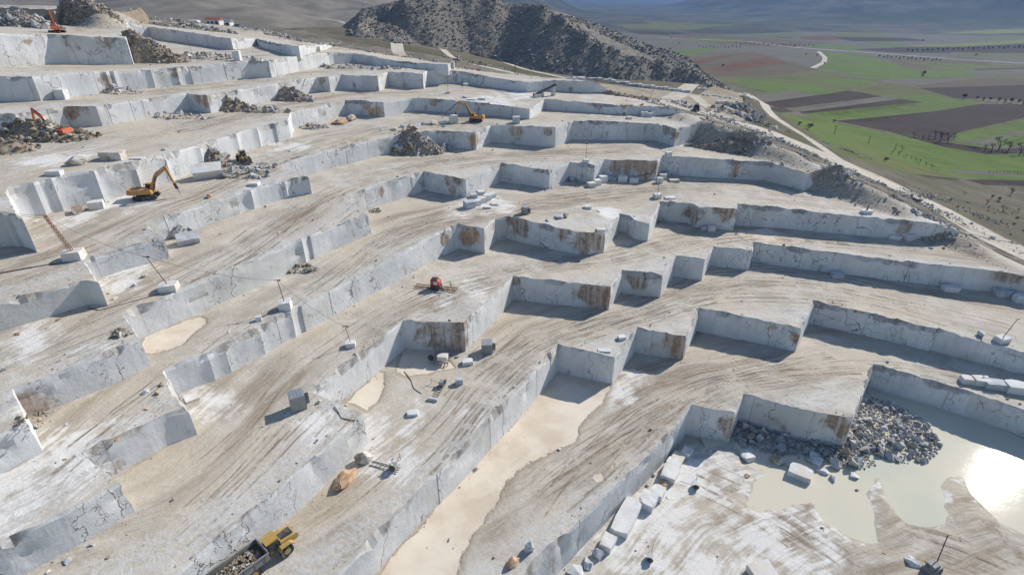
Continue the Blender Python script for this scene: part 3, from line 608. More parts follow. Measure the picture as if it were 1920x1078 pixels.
def make_face(k):
    R, N, s, chip, pan = FRONT[k]; n = len(R)
    zt = zfloor(k, R[:, 0], R[:, 1]); zl = zb(k - 1, R[:, 0], R[:, 1]) - 1.2
    dl = pdist(R[:, 0], R[:, 1], LINES[k])
    rows = np.array([0, 0.09, 0.2, 0.33, 0.46, 0.6, 0.73, 0.86, 1.0]); nr = len(rows)
    V = np.zeros((n, nr, 3)); UV = np.zeros((n, nr, 2)); MK = np.zeros((n, nr, 3))
    Fz = FLOORS[k][1]
    top = R - N * (chip * 0.55)[:, None]; ztop = zfloor(k, top[:, 0], top[:, 1]) + 0.75 * (fbm(top[:, 0] / 1.7, top[:, 1] / 1.7, 80 + k, 3) - 0.45) * sstep(5, .5, pdist(top[:, 0], top[:, 1], LINES[k]))
    for j, r in enumerate(rows):
        h = ztop - zl; z = ztop - r * h
        if j == 0: xy = top
        else:
            if j == 1: z = ztop - np.minimum(0.25 + chip * 0.9, h * 0.5)
            rr = 0.13 * (fbm(s / 2.4 + 3 * pan, z / 2.0, 33 + k, 3) - 0.5) + r * 0.10
            # bites taken out below the edge
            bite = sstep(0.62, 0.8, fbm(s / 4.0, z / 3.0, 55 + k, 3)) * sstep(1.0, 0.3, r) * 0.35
            xy = R + N * (rr - bite)[:, None]
        V[:, j, 0] = xy[:, 0]; V[:, j, 1] = xy[:, 1]; V[:, j, 2] = z
        UV[:, j, 0] = s + pan * 37.3; UV[:, j, 1] = z
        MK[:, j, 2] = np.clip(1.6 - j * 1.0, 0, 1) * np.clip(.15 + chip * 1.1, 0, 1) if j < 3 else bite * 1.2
    P = V.reshape(-1, 3); ix, iy = proj(P[:, 0], P[:, 1], P[:, 2]); mk = MK.reshape(-1, 3)
    for (x, y, r, c) in STAINS.get(k, []):
        i = np.argmin((ix - x) ** 2 + (iy - y) ** 2); d = np.linalg.norm(P - P[i], axis=1); w = np.exp(-(d / r) ** 2 * 0.8)
        mk[:, 1] = np.where(w > mk[:, 0], c, mk[:, 1]); mk[:, 0] = np.maximum(mk[:, 0], w)
    mk[:, 0] = np.maximum(mk[:, 0], 0.42 * sstep(0.64, 0.78, fbm(P[:, 0] / 6, (P[:, 1] + P[:, 2]) / 6, 77, 3)))
    I = np.arange(n * nr).reshape(n, nr)
    same = np.ones(n - 1, bool)
    F = np.stack([I[:-1, :-1], I[:-1, 1:], I[1:, 1:], I[1:, :-1]], -1).reshape(-1, 4)
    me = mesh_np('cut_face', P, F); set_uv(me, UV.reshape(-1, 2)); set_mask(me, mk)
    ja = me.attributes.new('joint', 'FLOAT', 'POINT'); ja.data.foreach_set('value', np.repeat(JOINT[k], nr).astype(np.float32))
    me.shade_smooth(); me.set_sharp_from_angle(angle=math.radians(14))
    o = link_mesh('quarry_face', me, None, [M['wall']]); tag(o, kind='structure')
    return o
FACES = {k: make_face(k) for k in LINES}; FACES[11].data.materials[0] = M['soil']

# ------------------------------------------------------------ hillside, roads, fields
def mat_ground(name, c1, c2, c3, sc, bump=0.4, rows=None, white=0.0):
    m, n, l, B = new_mat(name); b = NB(m); pos = b.pos()
    a = b.noise(pos, sc, 5, 0.6); c = b.mix(b.ramp(a, 0.36, 0.64), c1, c2)
    c = b.mix(b.math('MULTIPLY', b.ramp(b.noise(pos, sc * 0.22, 4, 0.6), 0.48, 0.64), 0.8), c, c3)
    f = b.noise(pos, sc * 7, 4, 0.65)
    c = b.mix(b.math('MULTIPLY', b.ramp(f, 0.5, 0.72), 0.4), c, tuple(x * 0.5 for x in c1))
    if rows:
        w = b.noise(b.mapv(pos, (rows[0], rows[1], 0.0), (0, 0, rows[2])), 1.0, 3, 0.6)
        c = b.mix(b.math('MULTIPLY', b.ramp(w, 0.4, 0.65), 0.35), c, tuple(x * 1.45 for x in c2))
    if white:
        v = b.voro(pos, 0.5); c = b.mix(b.math('MULTIPLY', b.ramp(v, 0.16, 0.08), b.ramp(b.noise(pos, 0.05, 3), 0.55 - white, 0.7 - white)), c, (0.5, 0.49, 0.46))
    l.new(c, B.inputs['Base Color']); B.inputs['Roughness'].default_value = 0.95; B.inputs['Specular IOR Level'].default_value = 0.05
    l.new(b.bump(f, bump, 0.5), B.inputs['Normal']); return m
GM = {
 'hillside': mat_ground('hillside_scrub', (0.125, 0.11, 0.08), (0.165, 0.148, 0.11), (0.105, 0.105, 0.066), 0.10, 0.8, None, 0.05),
 'upland': mat_ground('dark_upland_scrub', (0.055, 0.058, 0.042), (0.115, 0.105, 0.078), (0.045, 0.055, 0.035), 0.010, 0.5),
 'moor': mat_ground('brown_rolling_hills', (0.18, 0.155, 0.115), (0.25, 0.215, 0.165), (0.125, 0.115, 0.08), 0.02, 0.5),
 'road': mat_ground('haul_road', (0.44, 0.40, 0.33), (0.52, 0.48, 0.41), (0.37, 0.32, 0.25), 0.25, 0.4, (0.08, 1.1, -0.6)),
 'yard': mat_ground('yard_gravel', (0.33, 0.28, 0.21), (0.40, 0.35, 0.28), (0.27, 0.21, 0.15), 0.2, 0.5),
 'asphalt': mat_ground('pale_valley_road', (0.35, 0.36, 0.38), (0.40, 0.40, 0.41), (0.33, 0.33, 0.34), 0.1, 0.1),
 'green': mat_ground('young_crop', (0.085, 0.130, 0.030), (0.108, 0.152, 0.040), (0.10, 0.125, 0.04), 0.05, 0.2, (0.02, 0.35, 0.5)),
 'olive': mat_ground('olive_pasture', (0.098, 0.115, 0.042), (0.118, 0.130, 0.05), (0.108, 0.105, 0.048), 0.04, 0.3, (0.02, 0.2, 0.3)),
 'dark': mat_ground('ploughed_dark_soil', (0.045, 0.034, 0.030), (0.058, 0.044, 0.037), (0.052, 0.046, 0.034), 0.05, 0.4, (0.02, 0.5, 0.3)),
 'brown': mat_ground('ploughed_brown_soil', (0.105, 0.082, 0.058), (0.125, 0.098, 0.07), (0.098, 0.09, 0.052), 0.05, 0.3, (0.02, 0.4, 0.35)),
 'red': mat_ground('ploughed_red_soil', (0.12, 0.058, 0.035), (0.135, 0.075, 0.048), (0.10, 0.065, 0.04), 0.04, 0.3, (0.02, 0.4, 0.35)),
 'grey': mat_ground('stubble_field', (0.115, 0.108, 0.09), (0.14, 0.13, 0.108), (0.11, 0.108, 0.075), 0.04, 0.3, (0.02, 0.4, 0.3)),
 'gold': mat_ground('yellow_green_crop', (0.15, 0.17, 0.055), (0.18, 0.19, 0.065), (0.14, 0.15, 0.05), 0.03, 0.2),
 'scree': mat_ground('stony_bank', (0.20, 0.175, 0.14), (0.27, 0.245, 0.205), (0.15, 0.13, 0.09), 0.35, 1.0, None, 0.25),
}
AREAS = [ # (kind, pixel outline) ; later ones win
 ('grey', [(1200, 66), (1500, 60), (1980, 68), (1990, 110), (1560, 100), (1300, 95), (1240, 82)]),
 ('brown', [(1165, 70), (1300, 62), (1440, 72), (1560, 80), (1480, 88), (1330, 84), (1200, 88)]),
 ('olive', [(1150, 47), (1260, 44), (1340, 50), (1300, 56), (1180, 55)]),
 ('olive', [(1200, 40), (1300, 45), (1390, 47), (1330, 51), (1230, 48)]),
 ('grey', [(1155, 62), (1240, 68), (1400, 92), (1296, 103), (1243, 110), (1180, 95)]),
 ('green', [(1223, 100), (1331, 90), (1345, 93), (1296, 103), (1243, 110)]),
 ('grey', [(1331, 88), (1440, 88), (1500, 90), (1535, 97), (1548, 110), (1528, 128), (1475, 117), (1411, 100)]),
 ('brown', [(1265, 118), (1340, 105), (1411, 97), (1475, 115), (1535, 133), (1440, 143), (1350, 145), (1310, 130)]),
 ('red', [(1320, 133), (1380, 118), (1440, 108), (1474, 117), (1440, 124), (1370, 134)]),
 ('red', [(1290, 119), (1350, 107), (1411, 97), (1380, 104), (1310, 121)]),
 ('brown', [(1330, 143), (1400, 136), (1475, 120), (1530, 132), (1440, 143), (1370, 147)]),
 ('olive', [(1345, 146), (1440, 143), (1533, 135), (1655, 155), (1590, 171), (1533, 179), (1485, 170), (1440, 174), (1390, 163)]),
 ('green', [(1380, 150), (1440, 152), (1520, 160), (1560, 172), (1533, 179), (1485, 170), (1440, 174), (1400, 165)]),
 ('green', [(1543, 96), (1600, 101), (1645, 110), (1705, 130), (1738, 133), (1813, 133), (1833, 143), (1723, 148), (1630, 148), (1528, 128), (1545, 115)]),
 ('brown', [(1655, 108), (1760, 112), (1860, 118), (1840, 131), (1738, 132), (1705, 129)]),
 ('olive', [(1700, 116), (1780, 118), (1940, 124), (1940, 132), (1815, 132), (1750, 131)]),
 ('grey', [(1813, 133), (1940, 128), (1940, 141), (1850, 145), (1833, 143)]),
 ('dark', [(1830, 130), (1800, 131), (1940, 126), (1940, 128), (1825, 132)]),
 ('grey', [(1635, 148), (1728, 148), (1850, 145), (1715, 161), (1660, 155)]),
 ('brown', [(1715, 161), (1850, 146), (1940, 138), (1990, 150), (1940, 161), (1728, 166)]),
 ('dark', [(1718, 166), (1940, 159), (1990, 165), (1940, 187), (1791, 185)]),
 ('grey', [(1440, 174), (1485, 170), (1530, 180), (1440, 192), (1415, 183)]),
 ('dark', [(1425, 192), (1590, 170), (1655, 181), (1478, 203), (1440, 200)]),
 ('grey', [(1478, 203), (1655, 181), (1693, 185), (1498, 210)]),
 ('dark', [(1498, 210), (1693, 185), (1730, 192), (1505, 214)]),
 ('olive', [(1600, 170), (1660, 157), (1718, 164), (1791, 185), (1841, 193), (1731, 192), (1655, 181)]),
 ('green', [(1740, 177), (1791, 185), (1841, 194), (1790, 200), (1731, 191), (1690, 184)]),
 ('green', [(1505, 214), (1731, 192), (1841, 194), (1753, 209), (1565, 227)]),
 ('dark', [(1565, 227), (1753, 209), (1841, 195), (1940, 198), (1985, 205), (1940, 216), (1791, 250), (1773, 266), (1665, 247)]),
 ('green', [(1791, 250), (1940, 220), (2000, 230), (1940, 245), (1840, 262), (1785, 268)]),
 ('grey', [(1840, 262), (1940, 240), (1990, 246), (1940, 256), (1860, 270)]),
 ('green', [(1462, 213), (1565, 229), (1665, 250), (1773, 268), (1850, 275), (1940, 292), (1990, 330), (1940, 340), (1810, 334), (1735, 318), (1653, 303), (1570, 286), (1520, 250)]),
 ('dark', [(1665, 247), (1773, 268), (1870, 280), (1940, 276), (1940, 287), (1850, 290), (1770, 276)]),
 ('green', [(1860, 262), (1940, 250), (1940, 270), (1880, 276)]),
 ('olive', [(1570, 270), (1660, 292), (1740, 318), (1810, 336), (1700, 325), (1620, 305), (1560, 285)]),
 ('grey', [(1780, 318), (1860, 320), (1940, 330), (1940, 334), (1850, 328), (1790, 324)]),
 ('dark', [(1810, 337), (1940, 340), (1990, 348), (1940, 350), (1845, 347)]),
 ('green', [(1515, 83), (1595, 85), (1640, 92), (1600, 94), (1520, 90)]),
 ('olive', [(1560, 64), (1640, 62), (1700, 80), (1640, 82), (1600, 76)]),
 ('gold', [(1755, 62), (1840, 56), (1940, 53), (1940, 60), (1850, 62)]),
 ('gold', [(1690, 85), (1800, 81), (1940, 73), (1940, 80), (1780, 88)]),
 ('dark', [(1600, 92), (1690, 88), (1800, 87), (1940, 80), (1940, 98), (1780, 99), (1680, 98)]),
 ('olive', [(1780, 97), (1940, 98), (1940, 106), (1800, 104)]),
 ('red', [(1500, 68), (1560, 68), (1600, 74), (1540, 76), (1502, 73)]),
 ('yard', [(1085, 152), (1180, 163), (1280, 172), (1310, 178), (1305, 200), (1235, 196), (1140, 172), (1080, 160)]),
 ('green', [(1560, 148), (1610, 150), (1640, 153), (1600, 160), (1540, 156)]), ('dark', [(1440, 205), (1470, 203), (1490, 209), (1462, 212)]),
 ('olive', [(1850, 145), (1940, 141), (1940, 147), (1870, 150)]), ('green', [(1640, 84), (1700, 82), (1690, 87), (1650, 88)]), ('green', [(1300, 72), (1400, 74), (1380, 78), (1290, 77)]), ('dark', [(1180, 60), (1260, 60), (1300, 64), (1200, 66)]),
 ('dark', [(1560, 70), (1700, 72), (1740, 77), (1600, 78)]), ('green', [(1840, 66), (1940, 66), (1940, 71), (1850, 71)]), ('olive', [(1400, 66), (1500, 64), (1520, 69), (1420, 71)]),
 ('yard', [(1310, 178), (1370, 178), (1400, 215), (1390, 240), (1340, 225), (1310, 205)]),
]
ROADS = [ # pixel centre line, width m, kind
 ([(2204, 568), (1929, 484), (1866, 453), (1801, 412), (1724, 370), (1644, 333), (1584, 307), (1509, 276), (1443, 250), (1382, 230), (1326, 213), (1280, 198), (1245, 188)], 12, 'road'),
 ([(1245, 190), (1270, 182), (1340, 172), (1400, 176), (1430, 195)], 7, 'road'),
 ([(1390, 236), (1340, 208), (1310, 192), (1300, 178)], 5, 'road'),
 ([(1400, 176), (1440, 214), (1480, 238), (1520, 262), (1600, 318), (1680, 357), (1758, 393)], 4.5, 'road'),
 ([(1790, 412), (1870, 449), (1925, 477), (2100, 550)], 2.4, 'road'),
 ([(600, 45), (640, 50), (690, 62), (740, 79), (768, 89)], 6, 'road'),
 ([(768, 89), (738, 97), (748, 108), (800, 119), (850, 127)], 6, 'road'),
 ([(768, 89), (850, 104), (960, 124), (1060, 146), (1110, 155)], 4, 'road'),
 ([(745, 97), (850, 112), (950, 134), (1030, 150), (1100, 168), (1200, 186), (1250, 198)], 3.5, 'road'),
 ([(1492, 89), (1660, 100), (1780, 110), (1940, 119)], 8, 'asphalt'),
 ([(1535, 97), (1547, 108), (1545, 118), (1524, 128)], 6, 'road'),
 ([(1240, 72), (1400, 77), (1500, 90)], 5, 'road'),
]
def buf_poly(P, w):
    P = np.array(P); T = np.gradient(P, axis=0); T /= np.linalg.norm(T, axis=1)[:, None]; N = np.stack([-T[:, 1], T[:, 0]], 1)
    return [tuple(p) for p in P + N * w / 2] + [tuple(p) for p in (P - N * w / 2)[::-1]]
def hill_px(pts): return [hit(x, y, lambda X, Y: hill(X, Y, False), 10)[:2] for x, y in pts]
polys = [('scree', [(q[0], q[1]) for q in Q] + [(q[0] + 13, q[1] + 16) for q in Q[::-1]])]
for kind, pts in AREAS: polys.append((kind, hill_px(pts)))
for pts, w, kind in ROADS:
    P = resample(hill_px(pts), 9 if kind == 'road' else 40); k3 = np.array(P)
    for it in range(2): k3[1:-1] = (k3[:-2] + k3[1:-1] * 2 + k3[2:]) / 4
    polys.append((kind, buf_poly(k3, w)))
az = np.radians(np.arange(-52, 53, 0.5)); rr = [55.0]
while rr[-1] < 17000: rr.append(rr[-1] * 1.024 if rr[-1] < 2500 else rr[-1] * 1.06)
ga, gr = np.meshgrid(az, np.array(rr)); ga = ga + RNG.uniform(-.003, .003, ga.shape); gr = gr * (1 + RNG.uniform(-.008, .008, gr.shape))
gx, gy = (gr * np.sin(ga)).ravel(), (gr * np.cos(ga)).ravel()
d = qd(gx, gy); ok = d < 14; gx, gy = gx[ok], gy[ok]
verts = [Vector((a, b)) for a, b in zip(gx, gy)]; edges = []; 
for kind, P in polys:
    base = len(verts); verts += [Vector(p) for p in P]; edges += [(base + i, base + (i + 1) % len(P)) for i in range(len(P))]
vo, eo, fo, ov, oe, of = delaunay_2d_cdt(verts, edges, [], 0, 1e-3)
V = np.array([(v.x, v.y) for v in vo]); F3 = np.array([f for f in fo if len(f) == 3]); C = V[F3].mean(1)
a = V[F3[:, 1]] - V[F3[:, 0]]; b = V[F3[:, 2]] - V[F3[:, 0]]; fl = a[:, 0] * b[:, 1] - a[:, 1] * b[:, 0] < 0; F3[fl] = F3[fl][:, ::-1]
dq = qd(C[:, 0], C[:, 1]); keep = dq < 10; F3, C = F3[keep], C[keep]
cls = np.full(len(F3), -1)
for i, (kind, P) in enumerate(polys): cls[pip(C[:, 0], C[:, 1], P)] = i
dv = qd(V[:, 0], V[:, 1]); Z = hill(V[:, 0], V[:, 1]) - np.clip(dv, 0, 30) * 1.5
onroad = np.zeros(len(V), bool)
for kind, P in polys:
    if kind in ('road', 'asphalt', 'yard'): onroad |= pip(V[:, 0], V[:, 1], P)
Z = np.where(onroad, hill(V[:, 0], V[:, 1], True) * 0.5 + 0.5 * hill(V[:, 0], V[:, 1], True) - np.clip(dv, 0, 30) * 1.5, Z)
NAMES = {'upland': 'far_hills', 'moor': 'rolling_hills', 'hillside': 'hillside', 'road': 'haul_road', 'yard': 'gravel_yard', 'asphalt': 'valley_road', 'scree': 'stony_bank'}
def sub_ground(sel, kind):
    f = F3[sel]
    if not len(f): return
    u, inv = np.unique(f, return_inverse=True); inv = inv.reshape(f.shape)
    me = mesh_np(kind, np.stack([V[u, 0], V[u, 1], Z[u]], 1), inv)
    me.shade_smooth()
    tag(link_mesh(NAMES.get(kind, 'field'), me, None, [GM[kind]]), kind='structure')
dC = np.hypot(C[:, 0], C[:, 1]); mo = (cls == -1) & (C[:, 0] < 60 - (C[:, 1] - 330) * .12) & (C[:, 1] > 330) & (dC < 3400); up = (cls == -1) & (dC > 1350) & ~mo
sub_ground((cls == -1) & ~up & ~mo, 'hillside'); sub_ground(up, 'upland'); sub_ground(mo, 'moor')
for i, (kind, P) in enumerate(polys): sub_ground(cls == i, kind)

# ------------------------------------------------------------ rocks
def hull_rock(seed, n=11, flat=(1, 1, 0.8)):
    import bmesh
    rs = np.random.RandomState(seed); P = rs.normal(size=(n, 3)); P /= np.linalg.norm(P, axis=1)[:, None]
    P *= rs.uniform(0.75, 1.1, (n, 1)); P *= np.array(flat)
    bm = bmesh.new()
    for p in P: bm.verts.new(p)
    r = bmesh.ops.convex_hull(bm, input=bm.verts)
    bmesh.ops.delete(bm, geom=[g for g in r['geom_interior'] if isinstance(g, bmesh.types.BMVert)], context='VERTS')
    bmesh.ops.triangulate(bm, faces=bm.faces[:]); bmesh.ops.recalc_face_normals(bm, faces=bm.faces[:])
    bm.verts.index_update(); V = np.array([v.co[:] for v in bm.verts]); F = np.array([[v.index for v in f.verts] for f in bm.faces]); bm.free()
    return V, F
ROCKS = [hull_rock(i, 9 + i % 4, ((1, .8, .65), (1, 1, .8), (1.2, .8, .8), (1, .9, .5))[i % 4]) for i in range(14)]
def rock_field(name, pts, sizes, mat, seed=0, label=None, cat=None, kind='stuff', sink=0.25):
    """one mesh of many loose stones; pts (n,3) ground points"""
    rs = np.random.RandomState(seed); Vs = []; Fs = []; Ts = []; off = 0
    which = rs.randint(0, len(ROCKS), len(pts))
    for w in range(len(ROCKS)):
        ii = np.where(which == w)[0]
        if not len(ii): continue
        v, f = ROCKS[w]; n = len(ii); an = rs.uniform(0, 2 * np.pi, n); tl = rs.uniform(-.6, .6, n)
        c, s_ = np.cos(an), np.sin(an); ct, st_ = np.cos(tl), np.sin(tl)
        X = v[None, :, 0] * c[:, None] - v[None, :, 1] * s_[:, None]; Y0 = v[None, :, 0] * s_[:, None] + v[None, :, 1] * c[:, None]; Z0 = np.repeat(v[None, :, 2], n, 0)
        Y = Y0 * ct[:, None] - Z0 * st_[:, None]; Zz = Y0 * st_[:, None] + Z0 * ct[:, None]
        sz = np.asarray(sizes)[ii][:, None] * 0.5
        P = np.stack([X * sz + pts[ii, 0][:, None], Y * sz + pts[ii, 1][:, None], Zz * sz + pts[ii, 2][:, None] + sz * sink], -1)
        Vs.append(P.reshape(-1, 3)); Fs.append((f[None] + (np.arange(n) * len(v))[:, None, None] + off).reshape(-1, 3)); Ts.append(np.repeat(rs.rand(n), len(v))); off += n * len(v)
    me = mesh_np(name, np.concatenate(Vs), np.concatenate(Fs)); a = me.attributes.new('tone', 'FLOAT', 'POINT'); a.data.foreach_set('value', np.concatenate(Ts).astype(np.float32))
    o = link_mesh(name, me, None, [mat]); tag(o, label, cat, kind=kind); return o

# ------------------------------------------------------------ the big waste tip behind the quarry
TIP = []
for x, yc, yt, zt in [(672, 47, 56, 62), (700, 32, 68, 58), (735, 12, 80, 55), (760, -4, 88, 54), (800, -14, 95, 52), (860, -14, 104, 49), (915, -2, 112, 47), (965, 10, 122, 44), (1010, 12, 132, 43), (1045, 30, 140, 41.5), (1090, 60, 147, 41), (1125, 82, 150, 41), (1150, 92, 152, 40.5), (1180, 107, 154, 40), (1230, 114, 158, 39), (1275, 124, 163, 38), (1300, 135, 164, 38), (1318, 150, 164, 38)]:
    d = ray(x, yt); t = (zt - HCAM) / d[2]; Yt = d[1] * t
    dc = ray(x, yc); sl = -dc[2] / dc[1]         # z = HCAM - sl*Y along the crest ray
    Yc = (Yt + (HCAM - zt) / 0.66) / (1 + sl / 0.66); zc = HCAM - sl * Yc; TIP.append((dc[0] / dc[1] * Yc, Yc, zc))
TIP = np.array(TIP)
tipP = [(p[0], p[1]) for p in TIP] + [(TIP[-1][0] + 4, TIP[-1][1] + 50), (TIP[8][0] + 10, TIP[8][1] + 70), (TIP[3][0], TIP[3][1] + 90), (TIP[0][0] - 10, TIP[0][1] + 50)]
def tip_z(X, Y):
    X = np.asarray(X, float); Y = np.asarray(Y, float)
    w = 1 / ((X[..., None] - TIP[:, 0]) ** 2 + ((Y[..., None] - TIP[:, 1]) * .6) ** 2 + 4) ** 1.6; zc = (w * TIP[:, 2]).sum(-1) / w.sum(-1)
    d = pdist(X, Y, tipP + [tipP[0]]).reshape(X.shape); ins = pip(X, Y, tipP)
    d = d + 3.5 * (fbm(X / 16, Y / 40, 61, 3) - 0.5)
    z = zc - np.where(ins, 0.22 * np.maximum(d - 2, 0) * sstep(-10, 25, X), 0.66 * np.maximum(d, 0))
    return z + 1.0 * (fbm(X / 6, Y / 6, 62, 4) - 0.5) + 0.8 * (fbm(X / 2.2, Y / 2.2, 63, 2) - 0.5)
xs = np.arange(TIP[:, 0].min() - 70, TIP[:, 0].max() + 60, 1.7); ys = np.arange(230, 480, 1.7); gx, gy = np.meshgrid(xs, ys)
gz = tip_z(gx, gy); hz = hill(gx, gy)
I = np.arange(gx.size).reshape(gx.shape); F = np.stack([I[:-1, :-1], I[:-1, 1:], I[1:, 1:], I[1:, :-1]], -1).reshape(-1, 4)
okv = (gz > hz - 1.5).ravel() & (pdist(gx, gy, tipP).ravel() < 75); F = F[okv[F].all(1)]
u, inv = np.unique(F, return_inverse=True)
me = mesh_np('waste_tip', np.stack([gx.ravel()[u], gy.ravel()[u], gz.ravel()[u]], 1), inv.reshape(F.shape))
tag(link_mesh('waste_tip', me, None, [M['dark_soil']]), kind='structure')
n = 32000; px = RNG.uniform(xs[0], xs[-1], n * 3); py = RNG.uniform(232, 400, n * 3); pz = tip_z(px, py); hz = hill(px, py)
ok = (pz > hz - 0.3) & ((pdist(px, py, tipP + [tipP[0]]) < 14) | ~pip(px, py, tipP)); px, py, pz = px[ok][:n], py[ok][:n], pz[ok][:n]
sz = 0.4 + RNG.pareto(2.2, len(px)) * 0.5; sz = np.clip(sz * .75, 0.3, 2.1)
rock_field('waste_rock', np.stack([px, py, pz], 1), sz, M['rubble_dark'], 3, 'dark tumbled waste rock covering the slope of the big tip', 'rocks')

# ------------------------------------------------------------ shallow water on the lowest floor
def mat_water():
    m, n, l, B = new_mat('milky_quarry_water'); b = NB(m); pos = b.pos()
    c = b.mix(b.ramp(b.noise(pos, 0.05, 3), 0.4, 0.65), (0.62, 0.575, 0.46), (0.54, 0.54, 0.44))
    l.new(c, B.inputs['Base Color']); B.inputs['Roughness'].default_value = 0.045; B.inputs['IOR'].default_value = 1.33; B.inputs['Specular IOR Level'].default_value = 0.5
    l.new(b.bump(b.noise(pos, 0.5, 3), 0.08, 0.10), B.inputs['Normal']); return m
WP = px_poly(0, [(1628, 700), (2250, 960), (2300, 1300), (1500, 1300), (1430, 1090), (1380, 960), (1405, 900), (1330, 850), (1300, 800)])
me = bpy.data.meshes.new('pond_water'); me.from_pydata([(x, y, 0.0) for x, y in WP], [], [list(range(len(WP)))])
tag(link_mesh('pond_water', me, None, [mat_water()]), kind='structure')

# ------------------------------------------------------------ air
hz = bpy.data.meshes.new('haze'); X0, X1, Y0, Y1, Z0, Z1 = -20000, 20000, -60, 20000, -60, 1100
hz.from_pydata([(X0, Y0, Z0), (X1, Y0, Z0), (X1, Y1, Z0), (X0, Y1, Z0), (X0, Y0, Z1), (X1, Y0, Z1), (X1, Y1, Z1), (X0, Y1, Z1)], [],
               [(0, 3, 2, 1), (4, 5, 6, 7), (0, 1, 5, 4), (1, 2, 6, 5), (2, 3, 7, 6), (3, 0, 4, 7)])
hm = bpy.data.materials.new('haze'); hm.use_nodes = True; hm.node_tree.nodes.clear()
ho = hm.node_tree.nodes.new('ShaderNodeOutputMaterial'); hv = hm.node_tree.nodes.new('ShaderNodeVolumePrincipled')
hv.inputs['Color'].default_value = (0.22, 0.48, 1.0, 1); hv.inputs['Density'].default_value = 0.00010; hv.inputs['Anisotropy'].default_value = 0.2
hm.node_tree.links.new(hv.outputs[0], ho.inputs['Volume'])
tag(link_mesh('haze', hz, None, [hm]), 'thin blue haze filling the air over the valley', 'haze', kind='stuff')

# ------------------------------------------------------------ wheel tracks pressed into the bench floors
from mathutils.bvhtree import BVHTree
def mat_track(name, c1, c2, lo):
    m, n, l, B = new_mat(name); b = NB(m); pos = b.pos(); uv = b.uv()
    l.new(b.mix(b.ramp(b.noise(pos, 0.8, 4, .6), .35, .65), c1, c2), B.inputs['Base Color']); B.inputs['Roughness'].default_value = 0.95; B.inputs['Specular IOR Level'].default_value = 0.1
    sp = n.new('ShaderNodeSeparateXYZ'); l.new(uv, sp.inputs[0]); cr = b.math('ABSOLUTE', b.math('SUBTRACT', sp.outputs[1], 0.5))
    a = b.math('MULTIPLY', b.ramp(cr, 0.5, 0.08), b.ramp(b.math('ADD', b.math('MULTIPLY', b.noise(pos, 0.16, 3), .6), b.math('MULTIPLY', b.noise(pos, 1.4, 4, .7), .4)), lo - .02, lo + 0.20))
    B.inputs['Alpha'].default_value = 1; l.new(b.math('MULTIPLY', a, 0.58), B.inputs['Alpha']); return m
TKM = [mat_track('damp_wheel_track', (0.25, 0.20, 0.145), (0.34, 0.285, 0.22), 0.42), mat_track('dusty_wheel_track', (0.58, 0.54, 0.47), (0.66, 0.625, 0.56), 0.44)]
TRK = {0: [[(1600, 1078), (1500, 1000), (1380, 930), (1300, 900)], [(1900, 1078), (1800, 1020), (1700, 1000)]],
 1: [[(830, 1078), (960, 950), (1090, 850), (1200, 790), (1330, 715), (1480, 700), (1620, 690), (1760, 700), (1900, 730)], [(1000, 1000), (1120, 900), (1220, 800), (1300, 740), (1400, 700), (1500, 680), (1560, 668)], [(1130, 900), (1240, 800), (1330, 740), (1440, 715), (1570, 740)]],
 2: [[(560, 1078), (700, 950), (830, 830), (930, 700), (1020, 640), (1150, 590), (1290, 545), (1450, 530), (1650, 560), (1900, 625)], [(640, 1000), (790, 880), (900, 760), (960, 680), (1060, 625), (1180, 600), (1300, 560), (1450, 560), (1640, 580), (1900, 650)], [(900, 700), (960, 650), (1010, 610)], [(1000, 640), (1200, 580), (1350, 520), (1500, 515), (1700, 560)]],
 3: [[(200, 1078), (330, 960), (480, 830), (620, 690), (760, 590), (880, 540), (1000, 500), (1150, 490), (1290, 455), (1440, 445), (1650, 465), (1850, 490)], [(300, 1040), (450, 900), (560, 790), (700, 640)], [(1150, 500), (1250, 470), (1400, 445), (1600, 455), (1800, 470), (1880, 480)], [(700, 620), (820, 560), (940, 520)], [(1700, 470), (1780, 450), (1840, 470)]],
 4: [[(0, 960), (120, 860), (250, 760), (380, 680), (520, 590), (680, 470), (800, 410), (950, 400), (1080, 370), (1250, 350), (1450, 365), (1650, 390)], [(60, 900), (220, 770), (400, 650), (600, 530), (730, 440), (850, 415)], [(900, 420), (1000, 385), (1130, 360), (1300, 350), (1550, 360), (1700, 385)]],
 5: [[(0, 720), (150, 640), (300, 575), (450, 480), (560, 410), (680, 345), (820, 300), (1000, 290), (1200, 285), (1400, 285), (1500, 300)], [(60, 680), (250, 600), (420, 510), (560, 430), (640, 370)], [(700, 330), (900, 300), (1100, 285), (1300, 262), (1400, 275)]],
 6: [[(0, 530), (130, 480), (280, 410), (420, 355), (560, 300), (700, 262), (850, 250), (1000, 225), (1150, 220), (1250, 212)], [(50, 500), (230, 400), (380, 350), (520, 300), (650, 265), (720, 240), (900, 228)]],
 7: [[(0, 320), (150, 280), (330, 240), (520, 205), (700, 180), (900, 175), (1080, 178)], [(50, 300), (250, 262), (430, 225), (600, 190)]],
 8: [[(0, 200), (150, 190), (330, 168), (500, 155), (640, 132), (780, 122)]], 9: [[(0, 134), (200, 126), (400, 112), (560, 98)]]}
